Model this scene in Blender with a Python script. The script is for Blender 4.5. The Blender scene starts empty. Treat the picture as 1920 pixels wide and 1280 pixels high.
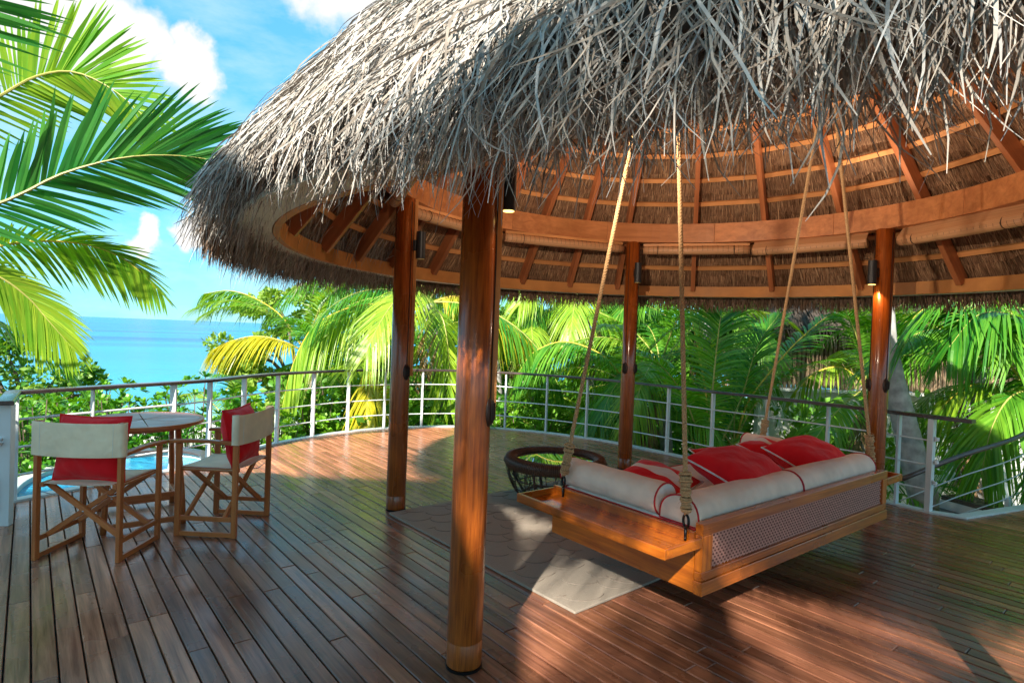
import bpy, math, random
import numpy as np
from mathutils import Vector, Matrix

random.seed(7); rng = np.random.default_rng(7)
R_ = math.radians
sc = bpy.context.scene
col = sc.collection

# ------------------------------------------------------------------ camera
EYE = Vector((0, 0, 1.6)); ROLL = R_(2.125); PITCH = 17 / 1100
_r0 = Vector((1, 0, 0)); _u0 = Vector((0, math.sin(PITCH), math.cos(PITCH))); _fw = Vector((0, math.cos(PITCH), -math.sin(PITCH)))
_rt = math.cos(ROLL) * _r0 + math.sin(ROLL) * _u0
_up = -math.sin(ROLL) * _r0 + math.cos(ROLL) * _u0
cam = bpy.data.cameras.new('camera'); cam.sensor_width = 36; cam.lens = 36 * 1100 / 1920
cam.clip_start = 0.05; cam.clip_end = 60000
co = bpy.data.objects.new('camera', cam); col.objects.link(co)
M = Matrix.Identity(4)
for i in range(3):
    M[i][0] = _rt[i]; M[i][1] = _up[i]; M[i][2] = -_fw[i]; M[i][3] = EYE[i]
co.matrix_world = M
sc.camera = co

# ------------------------------------------------------------------ light and exposure
SUN_EL = R_(34); SUN_DIR = Vector((0.31, 0.95, 0)).normalized()      # the way shadows fall on the deck
sc.view_settings.view_transform = 'Standard'; sc.view_settings.look = 'None'
sc.view_settings.gamma = 1.0; sc.view_settings.use_curve_mapping = False
sc.view_settings.exposure = 2.0
sc.cycles.use_denoising = True
sc.cycles.max_bounces = 8; sc.cycles.diffuse_bounces = 4; sc.cycles.transparent_max_bounces = 8
sc.cycles.sample_clamp_indirect = 6.0

w = bpy.data.worlds.new('World'); sc.world = w; w.use_nodes = True
nt = w.node_tree; N = nt.nodes; L = nt.links
for n in list(N): N.remove(n)
def nd(tree, t, **kw):
    n = tree.nodes.new(t)
    for k, v in kw.items(): setattr(n, k, v)
    return n
out = nd(nt, 'ShaderNodeOutputWorld'); bg = nd(nt, 'ShaderNodeBackground'); bg.inputs['Strength'].default_value = 0.12
sky = nd(nt, 'ShaderNodeTexSky', sky_type='NISHITA'); sky.sun_disc = False
sky.sun_elevation = SUN_EL
to_sun = -SUN_DIR
sky.sun_rotation = math.atan2(to_sun.x, to_sun.y)
sky.air_density = 1.0; sky.dust_density = 0.3; sky.ozone_density = 2.0
tc = nd(nt, 'ShaderNodeTexCoord')
tint = nd(nt, 'ShaderNodeMix', data_type='RGBA', blend_type='MULTIPLY'); tint.inputs['Factor'].default_value = 1.0; tint.inputs['B'].default_value = (0.36, 0.66, 0.82, 1)
L.new(sky.outputs[0], tint.inputs['A'])
hs = nd(nt, 'ShaderNodeMix', data_type='RGBA'); hs.inputs['Factor'].default_value = 0.68; hs.inputs['B'].default_value = (0.33, 1.38, 1.98, 1)
L.new(tint.outputs['Result'], hs.inputs['A'])
# thin high cloud: stretched noise over the whole dome
mp = nd(nt, 'ShaderNodeMapping'); mp.inputs['Scale'].default_value = (2.0, 2.6, 6.5); mp.inputs['Rotation'].default_value = (0.3, 0.2, 0.4)
L.new(tc.outputs['Generated'], mp.inputs['Vector'])
n1 = nd(nt, 'ShaderNodeTexNoise'); n1.inputs['Scale'].default_value = 1.8; n1.inputs['Detail'].default_value = 7; n1.inputs['Roughness'].default_value = 0.62
L.new(mp.outputs[0], n1.inputs['Vector'])
r1 = nd(nt, 'ShaderNodeValToRGB'); r1.color_ramp.elements[0].position = 0.44; r1.color_ramp.elements[1].position = 0.88
r1.color_ramp.elements[1].color = (0.75, 0.75, 0.75, 1)
L.new(n1.outputs['Fac'], r1.inputs['Fac'])
# heaped cumulus: warped distance to a handful of cloud centres spread round the sky
wn = nd(nt, 'ShaderNodeTexNoise'); wn.inputs['Scale'].default_value = 9; wn.inputs['Detail'].default_value = 6; wn.inputs['Roughness'].default_value = 0.55
L.new(tc.outputs['Generated'], wn.inputs['Vector'])
ws = nd(nt, 'ShaderNodeVectorMath', operation='SUBTRACT'); ws.inputs[1].default_value = (0.5, 0.5, 0.5)
L.new(wn.outputs['Color'], ws.inputs[0])
wm = nd(nt, 'ShaderNodeVectorMath', operation='SCALE'); wm.inputs['Scale'].default_value = 0.17
L.new(ws.outputs[0], wm.inputs[0])
wa = nd(nt, 'ShaderNodeVectorMath', operation='ADD')
L.new(tc.outputs['Generated'], wa.inputs[0]); L.new(wm.outputs[0], wa.inputs[1])
prev = None
for (px, py, pz, rad) in [(-0.545, 0.735, 0.355, 0.075), (-0.60, 0.705, 0.37, 0.105), (-0.66, 0.62, 0.42, 0.14), (-0.475, 0.80, 0.345, 0.05), (-0.255, 0.835, 0.49, 0.085), (-0.17, 0.82, 0.55, 0.13),
                          (-0.53, 0.84, 0.13, 0.03), (-0.46, 0.88, 0.125, 0.034),
                          (0.9, 0.1, 0.42, 0.2), (0.5, -0.7, 0.5, 0.25), (-0.8, -0.4, 0.45, 0.22), (0.75, 0.55, 0.36, 0.16), (0.1, -0.9, 0.42, 0.2)]:
    v = Vector((px, py, pz)).normalized()
    dn = nd(nt, 'ShaderNodeVectorMath', operation='DISTANCE'); dn.inputs[1].default_value = v
    L.new(wa.outputs[0], dn.inputs[0])
    mr = nd(nt, 'ShaderNodeMapRange'); mr.inputs['From Min'].default_value = rad * 1.12; mr.inputs['From Max'].default_value = rad * 0.72
    mr.interpolation_type = 'SMOOTHSTEP'
    L.new(dn.outputs['Value'], mr.inputs['Value'])
    if prev is None: prev = mr.outputs[0]
    else:
        mx = nd(nt, 'ShaderNodeMath', operation='MAXIMUM'); L.new(prev, mx.inputs[0]); L.new(mr.outputs[0], mx.inputs[1]); prev = mx.outputs[0]
mixa = nd(nt, 'ShaderNodeMix', data_type='RGBA'); mixa.inputs['B'].default_value = (2.05, 2.4, 2.55, 1)
L.new(r1.outputs['Color'], mixa.inputs['Factor']); L.new(hs.outputs['Result'], mixa.inputs['A'])
mixb = nd(nt, 'ShaderNodeMix', data_type='RGBA'); mixb.inputs['B'].default_value = (2.25, 2.22, 2.18, 1)
L.new(prev, mixb.inputs['Factor']); L.new(mixa.outputs['Result'], mixb.inputs['A'])
L.new(mixb.outputs['Result'], bg.inputs['Color']); L.new(bg.outputs[0], out.inputs['Surface'])

sun = bpy.data.lights.new('sun', 'SUN'); sun.energy = 3.1; sun.angle = R_(0.8); sun.color = (1.0, 0.93, 0.80)
so = bpy.data.objects.new('sun', sun); col.objects.link(so)
ray_dir = Vector((SUN_DIR.x * math.cos(SUN_EL), SUN_DIR.y * math.cos(SUN_EL), -math.sin(SUN_EL)))
so.rotation_euler = ray_dir.to_track_quat('-Z', 'Y').to_euler(); so.location = (0, -8, 12)

# ------------------------------------------------------------------ materials
def new_mat(name):
    m = bpy.data.materials.new(name); m.use_nodes = True
    t = m.node_tree; b = t.nodes['Principled BSDF']
    return m, t, b
def ramp(t, cols, pos=None):
    r = t.nodes.new('ShaderNodeValToRGB'); e = r.color_ramp.elements
    while len(e) < len(cols): e.new(0.5)
    for i, c in enumerate(cols):
        e[i].position = (pos[i] if pos else i / (len(cols) - 1)); e[i].color = (*c, 1)
    return r
def bump(t, b, src, strength, dist=0.01):
    n = t.nodes.new('ShaderNodeBump'); n.inputs['Strength'].default_value = strength; n.inputs['Distance'].default_value = dist
    t.links.new(src, n.inputs['Height']); t.links.new(n.outputs[0], b.inputs['Normal']); return n
def wood(name, c1, c2, axis='X', scale=30, rough=0.4, coat=0.0, vary=0.25, bmp=0.15, gloss_var=0.1, patch=None):
    m, t, b = new_mat(name); lk = t.links.new
    tcn = t.nodes.new('ShaderNodeTexCoord'); oi = t.nodes.new('ShaderNodeObjectInfo')
    ad = nd(t, 'ShaderNodeVectorMath', operation='ADD'); sca = nd(t, 'ShaderNodeVectorMath', operation='SCALE'); sca.inputs['Scale'].default_value = 37.0
    cmb = t.nodes.new('ShaderNodeCombineXYZ')
    for i in range(3): lk(oi.outputs['Random'], cmb.inputs[i])
    lk(cmb.outputs[0], sca.inputs[0]); lk(tcn.outputs['Object'], ad.inputs[0]); lk(sca.outputs[0], ad.inputs[1])
    mpn = t.nodes.new('ShaderNodeMapping'); s = [scale, scale, scale]; s['XYZ'.index(axis)] = scale * 0.05
    mpn.inputs['Scale'].default_value = s; lk(ad.outputs[0], mpn.inputs['Vector'])
    n = t.nodes.new('ShaderNodeTexNoise'); n.inputs['Scale'].default_value = 1.0; n.inputs['Detail'].default_value = 6; n.inputs['Roughness'].default_value = 0.65; n.inputs['Distortion'].default_value = 0.4
    lk(mpn.outputs[0], n.inputs['Vector'])
    rp = ramp(t, [c1, c2], [0.3, 0.7]); lk(n.outputs['Fac'], rp.inputs['Fac'])
    n2 = t.nodes.new('ShaderNodeTexNoise'); n2.inputs['Scale'].default_value = 2.2; n2.inputs['Detail'].default_value = 4; lk(ad.outputs[0], n2.inputs['Vector'])
    hsv = t.nodes.new('ShaderNodeHueSaturation')
    mr = t.nodes.new('ShaderNodeMapRange'); mr.inputs['To Min'].default_value = 1 - vary; mr.inputs['To Max'].default_value = 1 + vary; lk(oi.outputs['Random'], mr.inputs['Value'])
    mr2 = t.nodes.new('ShaderNodeMapRange'); mr2.inputs['From Min'].default_value = 0.3; mr2.inputs['From Max'].default_value = 0.7; mr2.inputs['To Min'].default_value = 0.82; mr2.inputs['To Max'].default_value = 1.18; lk(n2.outputs['Fac'], mr2.inputs['Value'])
    mu = nd(t, 'ShaderNodeMath', operation='MULTIPLY'); lk(mr.outputs[0], mu.inputs[0]); lk(mr2.outputs[0], mu.inputs[1])
    lk(mu.outputs[0], hsv.inputs['Value']); lk(rp.outputs[0], hsv.inputs['Color'])
    src = hsv.outputs[0]
    if patch:   # a second tone some boards take
        w2 = nd(t, 'ShaderNodeMath', operation='MULTIPLY'); w2.inputs[1].default_value = 7.31; lk(oi.outputs['Random'], w2.inputs[0])
        fr = nd(t, 'ShaderNodeMath', operation='FRACT'); lk(w2.outputs[0], fr.inputs[0])
        mxn = nd(t, 'ShaderNodeMix', data_type='RGBA', blend_type='MULTIPLY'); mxn.inputs['B'].default_value = (*patch, 1)
        lk(fr.outputs[0], mxn.inputs['Factor']); lk(src, mxn.inputs['A']); src = mxn.outputs['Result']
    lk(src, b.inputs['Base Color'])
    mr3 = t.nodes.new('ShaderNodeMapRange'); mr3.inputs['From Min'].default_value = 0.3; mr3.inputs['From Max'].default_value = 0.7; mr3.inputs['To Min'].default_value = max(0.04, rough - gloss_var); mr3.inputs['To Max'].default_value = rough + gloss_var
    lk(n2.outputs['Fac'], mr3.inputs['Value']); lk(mr3.outputs[0], b.inputs['Roughness'])
    b.inputs['Coat Weight'].default_value = coat; b.inputs['Coat Roughness'].default_value = 0.12
    if bmp: bump(t, b, n.outputs['Fac'], bmp, 0.004)
    return m
def plain(name, c, rough=0.5, metal=0.0, spec=0.5, noise=0.0, nscale=30, bmp=0.0, sheen=0.0):
    m, t, b = new_mat(name); b.inputs['Base Color'].default_value = (*c, 1); b.inputs['Roughness'].default_value = rough; b.inputs['Metallic'].default_value = metal
    b.inputs['Specular IOR Level'].default_value = spec
    if sheen: b.inputs['Sheen Weight'].default_value = sheen
    if noise or bmp:
        tcn = t.nodes.new('ShaderNodeTexCoord'); n = t.nodes.new('ShaderNodeTexNoise'); n.inputs['Scale'].default_value = nscale; n.inputs['Detail'].default_value = 6
        t.links.new(tcn.outputs['Object'], n.inputs['Vector'])
        lo = tuple(max(0, x * (1 - noise)) for x in c); hi = tuple(min(1, x * (1 + noise)) for x in c)
        rp = ramp(t, [lo, hi], [0.3, 0.7]); t.links.new(n.outputs['Fac'], rp.inputs['Fac']); t.links.new(rp.outputs[0], b.inputs['Base Color'])
        if bmp: bump(t, b, n.outputs['Fac'], bmp, 0.004)
    return m
def fabric(name, c, scale=700, var=0.12):
    m, t, b = new_mat(name); lk = t.links.new; b.inputs['Roughness'].default_value = 0.85; b.inputs['Specular IOR Level'].default_value = 0.2
    b.inputs['Sheen Weight'].default_value = 0.15
    tcn = t.nodes.new('ShaderNodeTexCoord'); n = t.nodes.new('ShaderNodeTexNoise'); n.inputs['Scale'].default_value = 6; n.inputs['Detail'].default_value = 5
    lk(tcn.outputs['Object'], n.inputs['Vector'])
    rp = ramp(t, [tuple(x * (1 - var) for x in c), tuple(min(1, x * (1 + var)) for x in c)], [0.3, 0.7]); lk(n.outputs['Fac'], rp.inputs['Fac']); lk(rp.outputs[0], b.inputs['Base Color'])
    wv = t.nodes.new('ShaderNodeTexNoise'); wv.inputs['Scale'].default_value = scale; lk(tcn.outputs['Object'], wv.inputs['Vector'])
    n3 = t.nodes.new('ShaderNodeTexNoise'); n3.inputs['Scale'].default_value = 9; n3.inputs['Detail'].default_value = 2; lk(tcn.outputs['Object'], n3.inputs['Vector'])
    b1 = t.nodes.new('ShaderNodeBump'); b1.inputs['Strength'].default_value = 0.25; b1.inputs['Distance'].default_value = 0.002; lk(wv.outputs['Fac'], b1.inputs['Height'])
    b2 = t.nodes.new('ShaderNodeBump'); b2.inputs['Strength'].default_value = 0.6; b2.inputs['Distance'].default_value = 0.03; lk(n3.outputs['Fac'], b2.inputs['Height']); lk(b1.outputs[0], b2.inputs['Normal'])
    lk(b2.outputs[0], b.inputs['Normal'])
    return m
def leaf(name, c1, c2, rough=0.38, trans=0.35):
    m, t, b = new_mat(name); lk = t.links.new; b.inputs['Roughness'].default_value = rough
    tcn = t.nodes.new('ShaderNodeTexCoord'); oi = t.nodes.new('ShaderNodeObjectInfo'); uv = nd(t, 'ShaderNodeUVMap')
    n = t.nodes.new('ShaderNodeTexNoise'); n.inputs['Scale'].default_value = 1.7; n.inputs['Detail'].default_value = 3; lk(tcn.outputs['Object'], n.inputs['Vector'])
    sx = t.nodes.new('ShaderNodeSeparateXYZ'); lk(uv.outputs[0], sx.inputs[0])
    a1 = nd(t, 'ShaderNodeMath', operation='ADD'); lk(n.outputs['Fac'], a1.inputs[0])
    s2 = nd(t, 'ShaderNodeMath', operation='MULTIPLY'); s2.inputs[1].default_value = 0.5; lk(sx.outputs[0], s2.inputs[0])
    lk(s2.outputs[0], a1.inputs[1])
    a2 = nd(t, 'ShaderNodeMath', operation='ADD'); s3 = nd(t, 'ShaderNodeMath', operation='MULTIPLY'); s3.inputs[1].default_value = 0.4; lk(oi.outputs['Random'], s3.inputs[0]); lk(a1.outputs[0], a2.inputs[0]); lk(s3.outputs[0], a2.inputs[1])
    rp = ramp(t, [c1, c2], [0.55, 1.25]); rp.color_ramp.elements[1].position = 1.0; rp.color_ramp.elements[0].position = 0.45
    s4 = nd(t, 'ShaderNodeMath', operation='MULTIPLY'); s4.inputs[1].default_value = 0.75; lk(a2.outputs[0], s4.inputs[0]); lk(s4.outputs[0], rp.inputs['Fac'])
    lk(rp.outputs[0], b.inputs['Base Color'])
    tr = t.nodes.new('ShaderNodeBsdfTranslucent'); hsv = t.nodes.new('ShaderNodeHueSaturation'); hsv.inputs['Value'].default_value = 1.6; hsv.inputs['Saturation'].default_value = 1.1; hsv.inputs['Hue'].default_value = 0.485
    lk(rp.outputs[0], hsv.inputs['Color']); lk(hsv.outputs[0], tr.inputs['Color'])
    mx = t.nodes.new('ShaderNodeMixShader'); mx.inputs[0].default_value = trans
    lk(b.outputs[0], mx.inputs[1]); lk(tr.outputs[0], mx.inputs[2]); lk(mx.outputs[0], t.nodes['Material Output'].inputs['Surface'])
    return m

MT = {}
MT['deck'] = wood('deck_wood', (0.115, 0.040, 0.020), (0.39, 0.165, 0.088), 'X', 30, 0.27, 0.0, 0.34, 0.45, 0.10, patch=(0.72, 0.68, 0.74))
def bleach_and_lift(m):
    """boards outside the roof: weathered tone, lightened further to lift the dim shaded deck"""
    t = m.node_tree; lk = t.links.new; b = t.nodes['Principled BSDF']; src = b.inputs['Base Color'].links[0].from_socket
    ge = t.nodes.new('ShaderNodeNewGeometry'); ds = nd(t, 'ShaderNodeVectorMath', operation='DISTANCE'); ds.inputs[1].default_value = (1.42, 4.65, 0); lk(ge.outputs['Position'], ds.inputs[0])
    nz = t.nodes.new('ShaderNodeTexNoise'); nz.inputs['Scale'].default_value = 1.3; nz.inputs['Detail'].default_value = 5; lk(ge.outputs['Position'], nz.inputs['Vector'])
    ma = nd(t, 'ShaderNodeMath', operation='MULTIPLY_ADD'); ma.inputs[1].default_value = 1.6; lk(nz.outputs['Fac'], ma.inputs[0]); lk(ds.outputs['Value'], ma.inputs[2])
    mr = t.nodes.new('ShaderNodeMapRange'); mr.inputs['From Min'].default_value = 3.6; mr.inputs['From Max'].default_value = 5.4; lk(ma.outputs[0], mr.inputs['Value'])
    gl = nd(t, 'ShaderNodeHueSaturation'); gl.inputs['Saturation'].default_value = 1.02; gl.inputs['Value'].default_value = 1.85; lk(src, gl.inputs['Color'])  # brightness put into the board colour where little light reaches the left deck
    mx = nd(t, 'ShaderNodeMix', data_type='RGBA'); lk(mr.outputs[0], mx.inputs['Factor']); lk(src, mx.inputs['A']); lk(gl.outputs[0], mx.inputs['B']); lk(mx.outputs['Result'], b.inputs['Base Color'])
bleach_and_lift(MT['deck'])
MT['column'] = wood('varnished_column', (0.135, 0.025, 0.004), (0.42, 0.105, 0.013), 'Z', 85, 0.28, 0.5, 0.05, 0.22)
MT['beam'] = wood('beam_wood', (0.42, 0.145, 0.046), (0.68, 0.28, 0.10), 'X', 14, 0.45, 0.1, 0.04, 0.05)
MT['rafter'] = wood('rafter_wood', (0.32, 0.10, 0.036), (0.50, 0.18, 0.068), 'X', 20, 0.42, 0.15, 0.12, 0.05)
MT['batten'] = wood('batten_wood', (0.64, 0.27, 0.09), (0.75, 0.35, 0.13), 'X', 20, 0.5, 0.0, 0.12, 0.05)
MT['eave'] = wood('eave_wood', (0.58, 0.23, 0.06), (0.70, 0.31, 0.09), 'X', 6, 0.6, 0.0, 0.04, 0.05)
MT['soffit'] = wood('weathered_soffit', (0.66, 0.70, 0.58), (0.80, 0.82, 0.72), 'Y', 9, 0.65, 0.0, 0.1, 0.1)
MT['teak'] = wood('swing_teak', (0.28, 0.056, 0.005), (0.62, 0.170, 0.012), 'X', 40, 0.30, 0.35, 0.08, 0.06)
MT['chair'] = wood('chair_teak', (0.40, 0.105, 0.028), (0.56, 0.18, 0.05), 'X', 40, 0.42, 0.1, 0.12, 0.06)
MT['table'] = wood('table_top_wood', (0.30, 0.12, 0.085), (0.48, 0.25, 0.18), 'X', 40, 0.36, 0.0, 0.10, 0.05)
MT['rail'] = wood('dark_handrail_wood', (0.045, 0.03, 0.026), (0.10, 0.065, 0.055), 'X', 30, 0.26, 0.25, 0.15, 0.05)
MT['white'] = plain('white_paint', (0.66, 0.69, 0.69), 0.35, noise=0.04, nscale=6)
MT['grey_rod'] = plain('galvanised_rod', (0.42, 0.44, 0.44), 0.4, noise=0.1)
MT['kerb'] = plain('white_kerb_paint', (0.58, 0.60, 0.58), 0.45, noise=0.08, nscale=9, bmp=0.1)
MT['white_rope'] = plain('white_rope_fibre', (0.74, 0.75, 0.73), 0.8, noise=0.1, nscale=80)
MT['rope'] = plain('sisal_rope_fibre', (0.52, 0.33, 0.165), 0.9, noise=0.3, nscale=120, bmp=0.5)
MT['iron'] = plain('dark_iron', (0.03, 0.03, 0.032), 0.35, 0.9)
MT['steel'] = plain('thin_steel_rod', (0.5, 0.5, 0.5), 0.3, 1.0)
MT['lamp_black'] = plain('anthracite_lamp_paint', (0.018, 0.021, 0.026), 0.42)
MT['canvas'] = fabric('ecru_canvas', (0.90, 0.73, 0.51))
MT['linen'] = fabric('beige_linen', (0.84, 0.70, 0.58))
MT['linen_white'] = fabric('off_white_linen', (0.78, 0.76, 0.72))
MT['red'] = fabric('red_cotton', (0.78, 0.008, 0.014), var=0.1)
MT['piping'] = plain('red_piping', (0.50, 0.012, 0.02), 0.7)
MT['rattan'] = plain('dark_rattan', (0.055, 0.033, 0.024), 0.42, noise=0.5, nscale=25)
MT['cane'] = plain('pink_brown_cane', (0.62, 0.31, 0.25), 0.5, noise=0.25, nscale=60)
MT['cane_back'] = plain('cane_backing', (0.20, 0.075, 0.06), 0.8)
MT['rug'] = plain('wool_rug', (0.33, 0.28, 0.23), 0.98, noise=0.16, nscale=260, bmp=1.0, spec=0.1)
MT['rug_line'] = plain('wool_rug_furrow', (0.21, 0.175, 0.145), 1.0, spec=0.05)
MT['under'] = plain('dark_under_deck', (0.012, 0.010, 0.009), 0.95)
MT['cord'] = plain('black_blind_cord', (0.02, 0.015, 0.012), 0.8)
MT['cleat'] = plain('dark_cleat_wood', (0.035, 0.016, 0.010), 0.5, noise=0.4, nscale=40)
MT['trunk'] = plain('grey_palm_bark', (0.34, 0.33, 0.32), 0.9, noise=0.35, nscale=9, bmp=0.5)
MT['bark'] = plain('brown_bark', (0.16, 0.12, 0.09), 0.95, noise=0.35, nscale=12, bmp=0.5)
MT['wall'] = plain('white_render', (0.74, 0.73, 0.70), 0.85, noise=0.08, nscale=3)
MT['slat'] = wood('grey_timber_slat', (0.22, 0.145, 0.085), (0.38, 0.26, 0.16), 'Z', 30, 0.7, 0.0, 0.25, 0.1)
MT['sand'] = plain('coral_sand', (0.62, 0.57, 0.46), 0.95, noise=0.08, nscale=2)
MT['soil'] = plain('leaf_litter_soil', (0.10, 0.08, 0.05), 1.0, noise=0.4, nscale=1.5)
MT['palm'] = leaf('palm_green', (0.026, 0.18, 0.014), (0.18, 0.40, 0.03))
MT['palm_bright'] = leaf('palm_bright_green', (0.022, 0.17, 0.028), (0.13, 0.38, 0.06), trans=0.38)
MT['palm_lime'] = leaf('palm_lime', (0.09, 0.27, 0.015), (0.34, 0.47, 0.035))
MT['palm_gold'] = leaf('palm_gold', (0.30, 0.33, 0.018), (0.60, 0.52, 0.03))
MT['rachis'] = plain('palm_midrib', (0.38, 0.36, 0.09), 0.5, noise=0.25, nscale=5)
MT['rachis_gold'] = plain('palm_midrib_gold', (0.60, 0.44, 0.06), 0.5, noise=0.2, nscale=5)
MT['shrub'] = leaf('shrub_green', (0.035, 0.20, 0.012), (0.22, 0.44, 0.025), 0.35, 0.3)
MT['tree'] = leaf('tree_green', (0.045, 0.18, 0.014), (0.30, 0.44, 0.06), 0.45, 0.3)
MT['dark_tree'] = leaf('dark_tree_green', (0.035, 0.18, 0.015), (0.17, 0.38, 0.03), 0.5, 0.25)
MT['dry'] = plain('dead_frond', (0.35, 0.23, 0.12), 0.9, noise=0.3, nscale=20)

def thatch_mat(name, cols):
    m, t, b = new_mat(name); lk = t.links.new; b.inputs['Roughness'].default_value = 0.75; b.inputs['Specular IOR Level'].default_value = 0.25
    uv = nd(t, 'ShaderNodeUVMap'); sx = t.nodes.new('ShaderNodeSeparateXYZ'); lk(uv.outputs[0], sx.inputs[0])
    rp = ramp(t, cols); rp.color_ramp.interpolation = 'LINEAR'; lk(sx.outputs[0], rp.inputs['Fac'])
    tcn = t.nodes.new('ShaderNodeTexCoord'); n = t.nodes.new('ShaderNodeTexNoise'); n.inputs['Scale'].default_value = 14; n.inputs['Detail'].default_value = 4; lk(tcn.outputs['Object'], n.inputs['Vector'])
    mr = t.nodes.new('ShaderNodeMapRange'); mr.inputs['From Min'].default_value = 0.3; mr.inputs['From Max'].default_value = 0.7; mr.inputs['To Min'].default_value = 0.7; mr.inputs['To Max'].default_value = 1.25; lk(n.outputs['Fac'], mr.inputs['Value'])
    hsv = t.nodes.new('ShaderNodeHueSaturation'); lk(rp.outputs[0], hsv.inputs['Color']); lk(mr.outputs[0], hsv.inputs['Value']); lk(hsv.outputs[0], b.inputs['Base Color'])
    return m
MT['thatch'] = thatch_mat('grey_tan_thatch', [(0.11, 0.08, 0.06), (0.40, 0.345, 0.29), (0.22, 0.195, 0.175), (0.50, 0.455, 0.405), (0.31, 0.305, 0.305), (0.60, 0.555, 0.505), (0.17, 0.13, 0.10)])
MT['thatch_brown'] = thatch_mat('brown_thatch_fringe', [(0.12, 0.07, 0.045), (0.26, 0.16, 0.10), (0.19, 0.13, 0.10), (0.34, 0.22, 0.14)])
MT['straw'] = thatch_mat('lining_straw', [(0.12, 0.06, 0.03), (0.42, 0.24, 0.125), (0.25, 0.135, 0.07), (0.62, 0.40, 0.23), (0.33, 0.185, 0.10)])
MT['thatch_core'] = plain('thatch_core', (0.06, 0.045, 0.035), 1.0, noise=0.4, nscale=30)
def lining_mat():
    m, t, b = new_mat('straw_lining'); lk = t.links.new; b.inputs['Roughness'].default_value = 0.8
    uv = nd(t, 'ShaderNodeUVMap'); mpn = t.nodes.new('ShaderNodeMapping'); mpn.inputs['Scale'].default_value = (95, 3.0, 1); lk(uv.outputs[0], mpn.inputs['Vector'])
    n = t.nodes.new('ShaderNodeTexNoise'); n.inputs['Scale'].default_value = 1; n.inputs['Detail'].default_value = 5; n.inputs['Roughness'].default_value = 0.7; lk(mpn.outputs[0], n.inputs['Vector'])
    rp = ramp(t, [(0.035, 0.014, 0.007), (0.28, 0.145, 0.075), (0.66, 0.44, 0.26)], [0.33, 0.5, 0.72]); lk(n.outputs['Fac'], rp.inputs['Fac'])
    n2 = t.nodes.new('ShaderNodeTexNoise'); n2.inputs['Scale'].default_value = 2.4; n2.inputs['Detail'].default_value = 4; lk(uv.outputs[0], n2.inputs['Vector'])
    mr = t.nodes.new('ShaderNodeMapRange'); mr.inputs['From Min'].default_value = 0.3; mr.inputs['From Max'].default_value = 0.7; mr.inputs['To Min'].default_value = 0.65; mr.inputs['To Max'].default_value = 1.3; lk(n2.outputs['Fac'], mr.inputs['Value'])
    hsv = t.nodes.new('ShaderNodeHueSaturation'); lk(rp.outputs[0], hsv.inputs['Color']); lk(mr.outputs[0], hsv.inputs['Value']); lk(hsv.outputs[0], b.inputs['Base Color'])
    bump(t, b, n.outputs['Fac'], 0.9, 0.02)
    return m
MT['lining'] = lining_mat()
def bamboo_mat():
    m, t, b = new_mat('split_bamboo'); lk = t.links.new; b.inputs['Roughness'].default_value = 0.45
    uv = nd(t, 'ShaderNodeUVMap'); mpn = t.nodes.new('ShaderNodeMapping'); mpn.inputs['Scale'].default_value = (1.5, 60, 1); lk(uv.outputs[0], mpn.inputs['Vector'])
    n = t.nodes.new('ShaderNodeTexNoise'); n.inputs['Scale'].default_value = 1; n.inputs['Detail'].default_value = 4; lk(mpn.outputs[0], n.inputs['Vector'])
    rp = ramp(t, [(0.44, 0.20, 0.085), (0.72, 0.42, 0.22)], [0.3, 0.7]); lk(n.outputs['Fac'], rp.inputs['Fac']); lk(rp.outputs[0], b.inputs['Base Color'])
    bump(t, b, n.outputs['Fac'], 0.5, 0.006)
    return m
MT['bamboo'] = bamboo_mat()
def glass_mat():
    m, t, b = new_mat('table_glass'); b.inputs['Base Color'].default_value = (0.02, 0.03, 0.028, 1); b.inputs['Roughness'].default_value = 0.02
    b.inputs['IOR'].default_value = 2.2; b.inputs['Specular IOR Level'].default_value = 1.0
    return m
MT['glass'] = glass_mat()
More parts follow.
